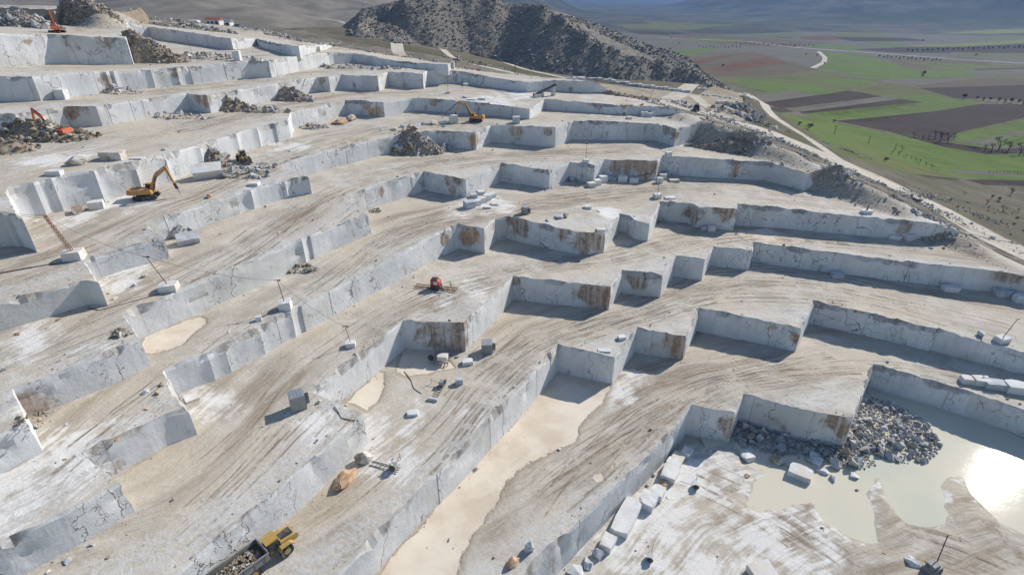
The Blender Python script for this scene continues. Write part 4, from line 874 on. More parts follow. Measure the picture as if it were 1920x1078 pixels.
for k, lines in TRK.items():
    o = FLOORS[k][0]; me = o.data; nv = len(me.vertices); co = np.zeros(nv * 3, np.float32); me.vertices.foreach_get('co', co); co = co.reshape(-1, 3)
    tv = np.zeros(len(me.loops), np.int32); me.loops.foreach_get('vertex_index', tv)
    bvh = BVHTree.FromPolygons([tuple(c) for c in co], [tuple(t) for t in tv.reshape(-1, 3)])
    rs = np.random.RandomState(600 + k); cnt = 0
    for mi in (0, 1):
        V = []; F = []; U = []
        for line in lines:
            P0 = np.array([hit(x, y, LEV[k], LEV[k].co[0])[:2] for x, y in line])
            for rep_ in range(6 if mi == 0 else 4):
                cnt += 1
                R = resample([tuple(p) for p in P0], 2.0)
                for it in range(14): R[1:-1] = (R[:-2] + 2 * R[1:-1] + R[2:]) / 4
                n = len(R); i0 = rs.randint(0, max(1, n // 2)); i1 = min(n, i0 + rs.randint(max(8, n // 4), max(12, n))); R = R[i0:i1]
                if len(R) < 6: continue
                T = np.gradient(R, axis=0); T /= np.linalg.norm(T, axis=1)[:, None] + 1e-9; N = np.stack([-T[:, 1], T[:, 0]], 1); s = np.arange(len(R)) * 2.0
                off = rs.normal(0, 2.8) + 2.6 * (fbm(s / 26 + rs.rand() * 90, s * 0 + rep_, 700 + k, 2) - .5) * 2
                for side in (-1.05, 1.05):
                    w = rs.uniform(.38, .62); prev = None
                    for i in range(len(R)):
                        c = R[i] + N[i] * (off[i] + side); a = []
                        for q, vv in ((-w / 2, 0.0), (w / 2, 1.0)):
                            p = c + N[i] * q; h = bvh.ray_cast(Vector((p[0], p[1], 200)), Vector((0, 0, -1)))
                            if h[0] is None: a = None; break
                            a.append((p[0], p[1], h[0].z + .03 + .0012 * cnt, s[i], vv))
                        if a is None or (k < NW and bool(pip(np.array([c[0]]), np.array([c[1]]), SLAB[k + 1])[0])): prev = None; continue
                        b0 = len(V); V += [q[:3] for q in a]; U += [q[3:] for q in a]
                        if prev is not None: F.append((prev, prev + 1, b0 + 1, b0))
                        prev = b0
        if not F: continue
        me = mesh_np('wheel_tracks', np.array(V), np.array(F)); set_uv(me, np.array(U)); me.shade_smooth()
        tag(link_mesh('wheel_tracks', me, None, [TKM[mi]]), kind='structure')

ORDW = ['first', 'second', 'third', 'fourth', 'fifth', 'sixth', 'seventh', 'eighth', 'ninth', 'tenth', 'eleventh', 'twelfth', 'thirteenth', 'fourteenth', 'fifteenth', 'sixteenth', 'seventeenth', 'eighteenth', 'nineteenth', 'twentieth']

# ------------------------------------------------------------ rubble heaps
def rubble_heap(px, py, lvl, rx, ry, h, n, size, mat, label, rot=0.0, soil=None, seed=1, name='rubble_heap', power=1.0, dy=0.0):
    cx, cy, cz = at(px, py, lvl); rs = np.random.RandomState(seed)
    c, s_ = math.cos(rot), math.sin(rot)
    zf = (lambda X, Y: hill(X, Y)) if lvl == 'h' else (lambda X, Y: zfloor(lvl, X, Y))
    def hz_(U, V, X, Y):
        r = np.sqrt((U / rx) ** 2 + (V / ry) ** 2) + 0.25 * (fbm(X / (rx * .5), Y / (rx * .5), seed, 3) - 0.5)
        return zf(X, Y) + h * np.clip(1 - r, -0.15, 1) ** power if power == 1.0 else zf(X, Y) + h * np.clip(1 - r, 0, 1) ** power - 0.05
    if soil is not None:
        m = 26; U, V = np.meshgrid(np.linspace(-1.15, 1.15, m) * rx, np.linspace(-1.15, 1.15, m) * ry); X = cx + U * c - V * s_; Y = cy + U * s_ + V * c
        Z = hz_(U, V, X, Y) - 0.2 + 0.3 * (fbm(X, Y, seed + 3, 2) - .5); I = np.arange(m * m).reshape(m, m)
        me = mesh_np(name, np.stack([X.ravel(), Y.ravel(), Z.ravel()], 1), np.stack([I[:-1, :-1], I[:-1, 1:], I[1:, 1:], I[1:, :-1]], -1).reshape(-1, 4))
        link_mesh('soil_mound', me, None, [soil]); ob = bpy.data.objects[me.name] if False else COL.objects[-1]; tag(ob, kind='structure')
    a = rs.uniform(0, 2 * np.pi, n); r = np.sqrt(rs.rand(n)) * 1.08; U = np.cos(a) * r * rx; V = np.sin(a) * r * ry
    X = cx + U * c - V * s_; Y = cy + U * s_ + V * c; Z = hz_(U, V, X, Y)
    sz = np.clip(size * (0.45 + rs.pareto(2.2, n) * 0.6), size * .4, size * 3.2)
    o = rock_field(name, np.stack([X, Y, Z], 1), sz, M[mat], seed, label, 'rubble'); return o
rubble_heap(770, 283, 5, 10.5, 5.5, 7.5, 1100, 0.85, 'rubble', 'big conical heap of grey and tan rubble against the middle cut face', soil=M['soil'], seed=11)
rubble_heap(822, 280, 5, 5.5, 3.0, 1.6, 200, 0.8, 'rubble_grey', 'low spill of grey rubble right of the big conical heap', seed=12)
rubble_heap(70, 256, 7, 14, 6, 4.2, 900, 0.75, 'rubble_brown', 'tan rubble heap under the orange excavator on the left', soil=M['soil'], seed=13)
rubble_heap(18, 282, 7, 6, 5, 2.6, 260, 0.7, 'rubble_brown', 'brown rubble heap at the left border below the orange excavator', soil=M['soil'], seed=14)
rubble_heap(264, 113, 9, 15, 6.5, 9.5, 1500, 0.7, 'rubble_brown', 'tall brown soil heap tipped over the top cut face', soil=M['soil'], seed=15)
rubble_heap(395, 110, 9, 22, 4, 1.8, 380, 0.8, 'rubble', 'long low line of pale rubble at the foot of the top grey face', seed=16)
rubble_heap(140, 48, 10, 18, 7, 7.0, 1300, 1.0, 'rubble_brown', 'dark soil and rock bank behind the topmost excavator', soil=M['soil'], seed=17)
rubble_heap(360, 54, 10, 24, 5, 1.6, 800, 0.9, 'rubble', 'broad pale rock band along the rim above the top grey face', rot=-.35, seed=60)
rubble_heap(40, 50, 10, 14, 7, 5.5, 700, 1.1, 'rubble_grey', 'grey rock heap in the top left corner', soil=M['soil'], seed=18)
rubble_heap(540, 186, 7, 9.5, 4.5, 4.2, 480, 0.8, 'rubble', 'pale rubble heap leaning on the third cut face from the top', soil=M['soil'], seed=19)
rubble_heap(430, 205, 7, 9, 4.0, 3.4, 380, 0.9, 'rubble_brown', 'tan broken rock spilled against the face left of the pale heap', soil=M['soil'], seed=20)
rubble_heap(480, 208, 7, 12, 2.6, 1.3, 220, 0.8, 'rubble', 'low pale rubble strip joining the two upper heaps', seed=21)
rubble_heap(320, 219, 7, 12, 3.0, 1.3, 240, 0.7, 'rubble_grey', 'thin line of grey rubble under the left upper face', seed=22)
rubble_heap(212, 173, 8, 9, 3.5, 2.0, 260, 0.7, 'rubble', 'small fan of rubble below the dark gap in the upper face', seed=23)
rubble_heap(655, 128, 8, 22, 3, 1.2, 260, 0.8, 'rubble_grey', 'long low rubble strip beneath the short upper face', seed=24)
rubble_heap(588, 240, 6, 5, 2.5, 1.2, 120, 0.7, 'rubble', 'small pale rubble heap beside the orange stained boulders', seed=25)
rubble_heap(440, 326, 6, 8.5, 4.0, 1.4, 380, 0.75, 'rubble_grey', 'grey rubble spread in front of the toppled slab', seed=26)
rubble_heap(398, 308, 6, 5.5, 4.0, 5.0, 240, 1.1, 'rubble', 'crushed pale rock mass standing behind the toppled slab', soil=M['soil'], seed=27)
rubble_heap(322, 440, 5, 4.0, 2.5, 2.6, 130, 0.8, 'rubble', 'broken pale rock beside the tilted block', seed=28)
rubble_heap(498, 313, 6, 2.6, 1.6, 1.0, 90, 0.6, 'rubble_grey', 'little dark grey rubble pile on the middle road', seed=29)
rubble_heap(568, 506, 4, 3.2, 1.8, 0.9, 130, 0.5, 'rubble_brown', 'small tan rubble pile at the foot of the long face', seed=30)
rubble_heap(703, 396, 4, 1.6, 1.2, 0.8, 60, 0.45, 'rubble_brown', 'tiny brown rubble pile under the rusty crack', seed=31)
rubble_heap(1240, 418, 3, 2.4, 1.8, 1.0, 80, 0.55, 'rubble_grey', 'small grey rubble pile in the shaded corner', seed=32)
rubble_heap(1072, 340, 4, 2.0, 1.2, 0.7, 40, 0.5, 'rubble_grey', 'few grey stones in the shaded recess', seed=33)
rubble_heap(225, 626, 5, 1.8, 1.2, 0.5, 26, 0.55, 'rubble_brown', 'small cluster of reddish stones on the left bench', seed=34)
rubble_heap(60, 790, 5, 2.2, 1.6, 0.5, 80, 0.35, 'rubble_brown', 'scatter of tan stones at the left spur', seed=36)
rubble_heap(840, 668, 2, 2.4, 1.0, 0.5, 30, 0.4, 'rubble_grey', 'few grey stones beside the sawing rig', seed=37)
rubble_heap(1470, 815, 0, 15, 6.0, 0.8, 1300, 0.8, 'rubble_grey', 'wide spread of grey rubble in the shade of the lowest spur', rot=-0.25, seed=38, power=0.6)
rubble_heap(1650, 800, 0, 9.5, 9.5, 0.85, 1400, 0.72, 'rubble_grey', 'wide spread of grey rubble running into the milky pond', rot=0.4, seed=39, power=0.6)
rubble_heap(1590, 862, 0, 5, 2.5, 0.8, 120, 0.9, 'rubble', 'pale rubble edge at the end of the lowest spur', seed=40, power=0.6)
rubble_heap(1735, 420, 3, 8, 4, 2.6, 260, 1.0, 'rubble_grey', 'grey boulder bank above the white block row', rot=-.4, seed=41, soil=M['soil'])
rubble_heap(1565, 345, 4, 6, 3, 2.6, 160, 0.8, 'rubble_grey', 'dark stony bank at the end of the right face', rot=-.4, seed=42, soil=M['soil'])
rubble_heap(1350, 208, 'h', 7, 5, 1.2, 120, 0.8, 'rubble', 'pale stones strewn in the yard by the road fork', seed=43)
rubble_heap(660, 72, 'h', 26, 6, 3.5, 420, 1.0, 'rubble_dark', 'dark rock bank between the two upper roads', rot=-.1, soil=M['dark_soil'], seed=44)
rubble_heap(500, 78, 9, 10, 5, 2.5, 200, 0.9, 'rubble', 'pale rock heap near the upper right end of the top bench', seed=45, soil=M['soil'])
rubble_heap(1352, 256, 5, 11, 3.2, 2.6, 260, 0.8, 'rubble_dark', 'dark stony slope at the right end of the tallest grey face', rot=-.45, seed=47, soil=M['soil'])
rubble_heap(1405, 262, 5, 8, 3.0, 2.0, 200, 0.8, 'rubble_grey', 'grey stony bank below the haul road', rot=-.45, seed=48, soil=M['soil'])
rubble_heap(1395, 205, 'h', 9, 5, 2.2, 260, 1.0, 'rubble_grey', 'rock strewn mound between the two roads', rot=-.7, seed=49, soil=M['soil'])
rubble_heap(1420, 228, 'h', 8, 4, 2.0, 260, 0.9, 'rubble', 'pale rock strewn slope beside the outer road', rot=-.7, seed=50, soil=M['soil'])
rubble_heap(1130, 176, 'h', 22, 2.0, 1.4, 260, 0.7, 'rubble_brown', 'long brown earth bank along the inner road', rot=-.25, seed=51, soil=M['soil'])
rubble_heap(900, 122, 'h', 18, 2.2, 1.2, 160, 0.7, 'rubble_brown', 'brown earth bank between the two upper roads', rot=-.1, seed=52, soil=M['soil'])
# scree along the road bank and loose stones along edges and feet
def line_stones(line, n, w, size, mat, zf, label, seed, keep=None):
    R = resample(line, 1.0); rs = np.random.RandomState(seed); i = rs.randint(0, len(R), n)
    dens = fbm(R[i, 0] / 6, R[i, 1] / 6, seed, 3); ok = dens > rs.uniform(0.35, 0.62, n); i = i[ok]
    X = R[i, 0] + rs.normal(0, w, len(i)); Y = R[i, 1] + rs.normal(0, w, len(i))
    ix, iy = proj(X, Y, 20 + 0 * X); 
    if keep is not None: k_ = keep(X, Y); X, Y = X[k_], Y[k_]
    if not len(X): return
    sz = np.clip(size * (0.5 + rs.pareto(3.2, len(X)) * 0.6), .12, size * 3)
    rock_field('loose_stones', np.stack([X, Y, zf(X, Y)], 1), sz, M[mat], seed, label, 'stones')
ORD = ['lowest', 'second', 'third', 'fourth', 'fifth', 'sixth', 'seventh', 'eighth', 'ninth', 'tenth', 'topmost']
for k in range(1, NW + 1):
    L = LINES[k]
    line_stones(L, 1500, 1.1, 0.34, 'rubble', lambda X, Y, k=k: zfloor(k, X, Y), 'loose broken stones along the top edge of the %s cut face' % ORD[k - 1], 200 + k,
                lambda X, Y, k=k: pip(X, Y, SLAB[k]) & (pdist(X, Y, LINES[k]) > 0.5) & (qd(X, Y) > 1))
    line_stones(L, 1100, 0.9, 0.32, 'rubble', lambda X, Y, k=k: zfloor(k - 1, X, Y), 'loose broken stones along the foot of the %s cut face' % ORD[k - 1], 230 + k,
                lambda X, Y, k=k: ~pip(X, Y, SLAB[k]) & (pdist(X, Y, LINES[k]) > 0.35) & (qd(X, Y) > 1))
bank = [(q[0] + 7, q[1] + 8) for q in Q[1:12]]
line_stones(bank, 4200, 2.8, 0.8, 'rubble_grey', hill, 'stones strewn over the bank between the haul road and the outer road', 260, lambda X, Y: qd(X, Y) < -8)
line_stones([(q[0] + 1, q[1] + 1) for q in Q[2:13]], 1800, 0.8, 0.6, 'rubble', hill, 'rim stones along the quarry side of the haul road', 261)
sl = [hit(x, y, hill, 10)[:2] for x, y in [(1700, 360), (1760, 372), (1800, 385), (1860, 415)]]
line_stones(sl, 500, 2.2, 0.9, 'rubble', hill, 'pale rock outcrop on the slope below the outer road', 262)

for k in range(0, 10):
    rs = np.random.RandomState(400 + k); P = np.array(LINES[max(k, 1)]); n = 9000
    X = rs.uniform(-170, 130, n); Y = rs.uniform(35, 270, n); ok = (pip(X, Y, SLAB[k]) if k else np.ones(n, bool)) & ~pip(X, Y, SLAB[k + 1]) & (qd(X, Y) > 2)
    X, Y = X[ok], Y[ok]; ix, iy = proj(X, Y, LEV[k](X, Y)); ok = (ix > -60) & (ix < 1980) & (iy < 1120) & (fbm(X / 5, Y / 5, 420 + k, 3) > rs.uniform(.45, .66, len(X)))
    if k == 0: ok &= pip(X, Y, LANDS[0])
    X, Y = X[ok][:900], Y[ok][:900]
    if len(X): rock_field('loose_stones', np.stack([X, Y, zfloor(k, X, Y) if k else X * 0 + .22], 1), np.clip(.16 + rs.pareto(2.4, len(X)) * .14, .1, .9), M['rubble'], 440 + k, 'small stones scattered over the floor of the %s bench' % (['lowest'] + ORD)[k], 'stones')

line_stones([(q[0], q[1]) for q in Q[13:24]], 2600, 3.0, 0.9, 'rubble', lambda X, Y: hill(X, Y, False), 'pale stones scattered along the far rim of the quarry', 263)
bx = np.concatenate([q[0] for q in BANKS]); by = np.concatenate([q[1] for q in BANKS]); bz = np.concatenate([q[2] for q in BANKS]); ii = RNG.randint(0, len(bx), 1500)
rock_field('loose_stones', np.stack([bx[ii] + RNG.normal(0, .8, 1500), by[ii] + RNG.normal(0, .8, 1500), bz[ii]], 1), np.clip(.3 + RNG.pareto(2.4, 1500) * .35, .25, 2.0), M['rubble'], 470, 'grey stones covering the banks between the benches and the haul road', 'stones')

# ------------------------------------------------------------ single blocks and boulders
def block_mesh(seed, rough=0.04, cut=0.12):
    """sawn block, unit cube standing on z=0, with knocked edges and slightly uneven faces"""
    import bmesh
    rs = np.random.RandomState(seed); bm = bmesh.new(); bmesh.ops.create_cube(bm, size=1.0)
    for v in bm.verts:
        v.co.z += 0.5; v.co.x += rs.uniform(-rough, rough); v.co.y += rs.uniform(-rough, rough); v.co.z += rs.uniform(-rough, rough) if v.co.z > .5 else 0
    bmesh.ops.subdivide_edges(bm, edges=bm.edges[:], cuts=2, use_grid_fill=True)
    for v in bm.verts:
        if v.co.z > 0.05: v.co += Vector(rs.uniform(-rough, rough, 3)) * 0.45
    tops = [v for v in bm.verts if v.co.z > 0.8 and abs(v.co.x) > .4 and abs(v.co.y) > .4]
    for v in tops:
        if rs.rand() < 0.5: v.co.z -= rs.uniform(0, cut); v.co.x *= 1 - rs.uniform(0, cut); v.co.y *= 1 - rs.uniform(0, cut)
    bmesh.ops.recalc_face_normals(bm, faces=bm.faces[:])
    me = bpy.data.meshes.new('marble_block'); bm.to_mesh(me); bm.free(); me.shade_flat(); return me
def boulder_mesh(seed, n=20, fl=0.8):
    v, f = hull_rock(seed + 500, n, (1, 0.85, fl)); import bmesh
    me = mesh_np('boulder', v * 0.5, f); bm = bmesh.new(); bm.from_mesh(me)
    bmesh.ops.subdivide_edges(bm, edges=bm.edges[:], cuts=2, use_grid_fill=True); rs = np.random.RandomState(seed)
    for q in bm.verts: q.co += q.co.normalized() * (rs.uniform(-.02, .02) + 0.07 * (float(fbm(q.co.x * 4 + seed, q.co.y * 4 + q.co.z * 3, seed)) - .5))
    zm = min(q.co.z for q in bm.verts)
    for q in bm.verts: q.co.z = max(q.co.z - zm - 0.1, 0.0) / (1.0)
    bm.to_mesh(me); bm.free(); me.shade_flat(); return me
BM = {}
for mt in ('marble', 'marble_grey', 'marble_tan', 'marble_rust'):
    for i in range(3):
        me = block_mesh(i + len(BM)); me.materials.append(M[mt]); BM[('b', mt, i)] = me
        me = boulder_mesh(i + len(BM)); me.materials.append(M[mt]); BM[('r', mt, i)] = me
_bi = [0]
def stone(kind, px, py, wpx, hpx, dep, mt, label, lvl=None, group=None, rot=None, tilt=0.0, z0=None, cat=None):
    """px,py: middle of the visible foot; wpx/hpx: width and upright height in photograph pixels; dep: depth/width"""
    x, y, z = at(px, py, lvl); m = mpp(x, y, z); w = wpx * m; h = hpx * m * 0.93 + 0.05; d_ = w * dep
    _bi[0] += 1; me = BM[(kind, mt, _bi[0] % 3)]
    o = bpy.data.objects.new('marble_block' if kind == 'b' else 'boulder', me); COL.objects.link(o)
    if rot is None: rot = (0.0 if kind == 'b' else _bi[0] * 1.7)
    if kind == 'r': w *= 1.12; d_ *= 1.12; h *= 1.25
    o.scale = (w, d_, h); o.rotation_euler = (tilt, 0, rot); o.location = (x, y + d_ * 0.35, (z if z0 is None else z0) - 0.12)
    tag(o, label, cat or ('marble block' if kind == 'b' else 'boulder'), group); return o
S57 = math.radians(57)
SB = [
 # lowest floor: row of white blocks along the foot of the long face
 ('b', 1288, 858, 19, 14, .9, 'marble', 'farthest white block of the row below the lowest long face', 0, None, .9), ('b', 1272, 869, 24, 12, .9, 'marble', 'small flat white block, second from the far end of the lower row', 0, None, .9),
 ('b', 1264, 884, 28, 18, .9, 'marble', 'broad white block, third from the far end of the lower row', 0, None, 1.0), ('b', 1257, 902, 32, 18, .9, 'marble', 'large white block in the middle of the lower row', 0, None, 1.0),
 ('r', 1250, 921, 32, 20, .9, 'marble_tan', 'rough cream boulder in the lower row beside two white blocks', 0, None, .5), ('b', 1234, 938, 28, 22, .8, 'marble', 'tall white block near the small loose stone of the lower row', 0, None, 1.0),
 ('r', 1252, 936, 12, 10, .9, 'marble', 'small loose white stone right of the lower row', 0), ('b', 1216, 955, 34, 22, .85, 'marble', 'wide white block next to the long slab', 0, None, .95),
 ('r', 1218, 963, 13, 13, .9, 'marble_grey', 'small grey stone between the wide block and the long slab', 0), 
 ('b', 1140, 1031, 30, 20, .8, 'marble', 'white block with brown side below the long slab', 0, None, 1.0), ('r', 1121, 1052, 26, 26, .8, 'marble_grey', 'upright grey and white boulder in the lower row', 0),
 ('r', 1104, 1068, 28, 24, .9, 'marble_grey', 'grey rounded boulder near the bottom of the lower row', 0), ('r', 1085, 1084, 36, 20, .9, 'marble', 'white boulder cut by the lower border of the row', 0),
 ('r', 992, 1038, 25, 33, .8, 'marble_grey', 'blue grey boulder standing on the bench above the block row', 1), ('r', 962, 1068, 30, 28, .9, 'marble_rust', 'pinkish boulder beside the blue grey one', 1),
 ('r', 1408, 868, 34, 20, .9, 'marble', 'white angular boulder left of the shaded rubble', 0), ('r', 1402, 897, 14, 9, .9, 'marble_rust', 'small rusty stone below the white angular boulder', 0),
 ('b', 1503, 898, 40, 14, .75, 'marble', 'large white slab in the milky water', 0, None, -.6), ('r', 1535, 874, 32, 16, .8, 'marble', 'white split boulder behind the large slab', 0), ('r', 1546, 889, 22, 12, .8, 'marble', 'pointed white boulder right of the large slab', 0),
 ('r', 1563, 902, 18, 13, .8, 'marble_grey', 'small grey white boulder at the pond edge', 0), ('r', 1602, 898, 20, 12, .8, 'marble', 'lone white boulder standing in the pond', 0), ('r', 1465, 848, 24, 16, .8, 'marble_tan', 'tan boulder within the shaded rubble', 0),
 ('r', 1462, 872, 34, 16, .8, 'marble_tan', 'broad tan boulder in front of the shaded rubble', 0), ('b', 1600, 808, 22, 9, .8, 'marble_tan', 'cream block at the corner of the lowest spur', 0, None, .3), ('r', 1608, 921, 8, 5, .8, 'marble_rust', 'tiny brown stone in the pond', 0),
 ('r', 1658, 1042, 12, 8, .8, 'marble_rust', 'small reddish stone on the grey strip of land', 0), ('b', 1430, 1092, 44, 26, .8, 'marble', 'big white block at the bottom border', 0, None, .2), ('r', 1716, 1066, 30, 22, .8, 'marble', 'white boulder beside the pond machine', 0),
 # blocks stored on the second bench, right border
 ('b', 1815, 720, 20, 13, .8, 'marble', 'leftmost white block of the store at the right border', 1, None, -.2), ('b', 1842, 724, 26, 15, .8, 'marble', 'second white block of the store at the right border', 1, None, -.2),
 ('b', 1868, 731, 34, 16, .6, 'marble_grey', 'long grey block in the middle of the right border store', 1, None, -.2), ('b', 1908, 738, 36, 18, .7, 'marble', 'large white block at the end of the right border store', 1, None, -.2),
 ('b', 1784, 547, 26, 11, .6, 'marble', 'flat white block in the shade of the long right face', 2, None, -.1), ('b', 1883, 557, 24, 14, .7, 'marble_grey', 'grey block in the shade near the right border', 2, None, -.1), ('b', 1914, 568, 20, 16, .7, 'marble', 'white block cut by the right border in the shade', 2, None, -.1),
 ('b', 1571, 521, 19, 9, .7, 'marble_grey', 'single pale block in the shade left of the long right face', 2, None, -.1), ('r', 1843, 632, 19, 15, .8, 'marble_grey', 'dark grey boulder left of the concrete footed pole', 2),
 ('b', 1679, 449, 20, 9, .6, 'marble', 'tilted slab at the foot of the face end, left of the white row', 3, None, -.4), ('b', 1704, 451, 20, 13, .9, 'marble', 'nearest block of the white row by the road', 3, None, .5), ('b', 1718, 446, 22, 13, .9, 'marble', 'second block of the white row by the road', 3, None, .5),
 ('b', 1735, 440, 18, 12, .9, 'marble', 'third block of the white row by the road', 3, None, .5), ('b', 1748, 433, 10, 4, .9, 'marble', 'little white slab at the far end of the row by the road', 3, None, .5),
 ('b', 1320, 432, 10, 8, .8, 'marble_grey', 'small grey block in shade under the stained face', 3), ('b', 1334, 434, 13, 11, .8, 'marble', 'white block in shade right of a smaller grey one', 3),
 ('b', 1127, 434, 15, 5, .8, 'marble', 'white slab on the brink above the brown corner', 4), ('r', 1048, 411, 22, 10, .8, 'marble_grey', 'grey boulder, longest of the three on the middle bench', 4), ('r', 1061, 409, 12, 13, .8, 'marble_tan', 'upright tan boulder beside the long grey one', 4), ('r', 1028, 415, 13, 8, .8, 'marble_grey', 'dark low boulder left of the long grey one', 4),
 ('b', 1102, 392, 13, 6, .8, 'marble', 'lone white block on the bench above the sandy patch', 4), ('r', 1122, 398, 8, 4, .8, 'marble_grey', 'little dark stone by the sandy patch', 4),
 ('b', 880, 391, 19, 14, .9, 'marble_grey', 'front block of the cut row in the sunlit recess', 4, None, .45), ('b', 894, 386, 13, 11, .9, 'marble', 'narrow second block of the row in the sunlit recess', 4, None, .45), ('b', 903, 381, 15, 11, .9, 'marble', 'third block of the row in the sunlit recess', 4, None, .45), ('b', 913, 376, 14, 11, .9, 'marble', 'fourth block of the row in the sunlit recess', 4, None, .45),
 ('b', 923, 371, 12, 9, .9, 'marble', 'last block of the row in the sunlit recess', 4, None, .45), ('b', 888, 372, 13, 8, .9, 'marble_grey', 'block behind the row in the sunlit recess, nearer one', 4, None, .2), ('b', 902, 365, 13, 7, .9, 'marble', 'block behind the row in the sunlit recess, farther one', 4, None, .2),
 ('b', 928, 385, 14, 4, .8, 'marble', 'thin slab lying right of the cut row', 4), ('b', 914, 391, 13, 4, .8, 'marble', 'thin slab lying in front of the cut row', 4),
 ('b', 1109, 351, 15, 9, .9, 'marble', 'nearest block of three in a line beside the shaded recess', 4, None, .35), ('b', 1120, 347, 13, 10, .9, 'marble', 'middle block of three in a line beside the shaded recess', 4, None, .35), ('b', 1130, 342, 15, 13, .9, 'marble', 'farthest and tallest block of three beside the shaded recess', 4, None, .35),
 ('b', 1144, 338, 10, 7, .8, 'marble_grey', 'left small grey block under the orange stained face', 4), ('b', 1152, 339, 7, 7, .8, 'marble_grey', 'narrow grey block under the orange stained face', 4), ('b', 1167, 341, 17, 12, .8, 'marble', 'large white block under the orange stained face', 4), ('b', 1188, 343, 16, 9, .8, 'marble', 'white block at the right under the orange stained face', 4),
 ('b', 1072, 340, 9, 8, .8, 'marble_grey', 'small grey block in the shaded recess', 4), ('b', 1237, 344, 11, 11, .8, 'marble', 'front white block at the sunlit corner of the right face', 4), ('b', 1243, 337, 12, 11, .8, 'marble', 'middle white block at the sunlit corner of the right face', 4), ('b', 1251, 331, 9, 11, .8, 'marble_grey', 'rear grey block at the sunlit corner of the right face', 4),
 ('b', 1267, 329, 15, 9, .8, 'marble_grey', 'grey block in the shade of the right face', 4), ('b', 1265, 342, 18, 5, .6, 'marble_tan', 'low tan slab in front of the right face', 4), ('b', 1257, 373, 20, 3, .6, 'marble', 'flat white slab near the pole footing', 4),
 ('b', 968, 232, 14, 13, .8, 'marble_grey', 'square grey block on the brink above the brown patch', 6), 
 ('r', 739, 245, 14, 10, .8, 'marble', 'first white boulder of the line behind the rubble heap', 6), ('r', 754, 240, 13, 11, .8, 'marble', 'second white boulder of the line behind the rubble heap', 6), ('r', 751, 248, 13, 6, .8, 'marble', 'low white stone in front of the boulder line', 6),
 ('r', 768, 239, 13, 9, .8, 'marble_tan', 'third boulder of the line, cream coloured', 6), ('r', 781, 238, 17, 9, .8, 'marble', 'fourth boulder of the line, long and white', 6), ('r', 796, 235, 16, 10, .8, 'marble_grey', 'fifth boulder of the line, grey', 6), ('r', 813, 234, 19, 13, .8, 'marble_tan', 'sixth boulder of the line, big and tan', 6),
 ('r', 831, 232, 17, 9, .8, 'marble', 'seventh boulder of the line, next to the tall block', 6), ('b', 850, 231, 15, 15, .8, 'marble', 'tall white block held by the excavator arm', 6, None, .3), ('r', 832, 239, 9, 6, .8, 'marble_grey', 'little grey stone in front of the boulder line', 6), ('r', 715, 244, 8, 6, .8, 'marble', 'small white stone left of the boulder line', 6),
 ('r', 635, 234, 32, 16, .8, 'marble_rust', 'orange crusted boulder on the pale bench', 6), ('r', 657, 227, 28, 16, .8, 'marble_tan', 'cream boulder right of the orange crusted one', 6),
 ('b', 445, 115, 12, 19, .8, 'marble', 'tall standing white block on the upper road', 9), ('b', 115, 187, 18, 20, .8, 'marble', 'tall white block at the foot of the upper left face', 8),
 ('r', 137, 312, 38, 26, .8, 'marble_tan', 'brown crusted boulder on the left bench', 7), ('b', 208, 301, 38, 17, .6, 'marble_tan', 'large tan sided block on the left bench', 7, None, .12), ('b', 100, 330, 26, 10, .6, 'marble', 'white rectangular block near the left brink', 7, None, .1),
 ('b', 256, 300, 22, 3, .6, 'marble', 'thin white slabs on the left bench', 7), ('r', 306, 282, 12, 6, .8, 'marble_grey', 'small grey boulder near the brink of the left bench', 7),
 ('r', 139, 403, 36, 19, .8, 'marble_tan', 'white and tan boulder on the white strip', 6), ('b', 178, 393, 24, 15, .8, 'marble', 'cubic white block on the white strip', 6, None, .5), ('b', 475, 349, 18, 7, .8, 'marble', 'white slab near the middle spur', 6),
 ('b', 386, 334, 50, 26, .5, 'marble', 'toppled slab with a smooth white face', 6, None, .5, .45), ('b', 350, 458, 36, 20, .6, 'marble_grey', 'tilted grey block by the collapsed corner', 5, None, .6, .4),
 ('r', 391, 372, 16, 12, .8, 'marble_rust', 'small rusty boulder on the brink below the toppled slab', 6), ('r', 270, 521, 16, 9, .8, 'marble_tan', 'cream stone with reddish side on the left lower bench', 5), ('r', 250, 537, 11, 10, .8, 'marble_grey', 'little grey stone beside the cream one', 5),
 ('r', 213, 562, 13, 9, .8, 'marble_tan', 'tan stone at the end of the smooth grey face', 5), ('r', 30, 629, 15, 9, .8, 'marble_rust', 'pinkish stone near the left border', 5), ('r', 108, 602, 9, 5, .8, 'marble_rust', 'tiny red stone below the dark crack', 5),
 ('r', 293, 741, 12, 11, .8, 'marble_rust', 'brown stone beside a grey one above the cut corner', 4), ('r', 272, 738, 17, 12, .8, 'marble_grey', 'grey stone left of the brown one above the cut corner', 4), ('r', 273, 770, 9, 6, .8, 'marble_rust', 'small reddish stone on the broken surface', 4), ('b', 356, 752, 24, 5, .9, 'marble', 'white broken slab against the spur', 3, None, .7),
 ('r', 122, 797, 9, 5, .8, 'marble', 'small white stone on the lower left bench', 4), ('r', 428, 624, 10, 6, .8, 'marble_tan', 'small yellowish stone on the brink', 4), ('b', 484, 602, 10, 10, .8, 'marble', 'white cube on the brink left of the concrete footing', 4, None, .4),
 ('b', 876, 684, 20, 9, .7, 'marble', 'white block right of the sawing rig', 2, None, .2), ('b', 861, 721, 13, 13, .8, 'marble_grey', 'bluish cube on the lower bench', 2, None, .2), ('b', 773, 780, 20, 7, .7, 'marble', 'white slab lying alone on the dusty bench', 2, None, .1),
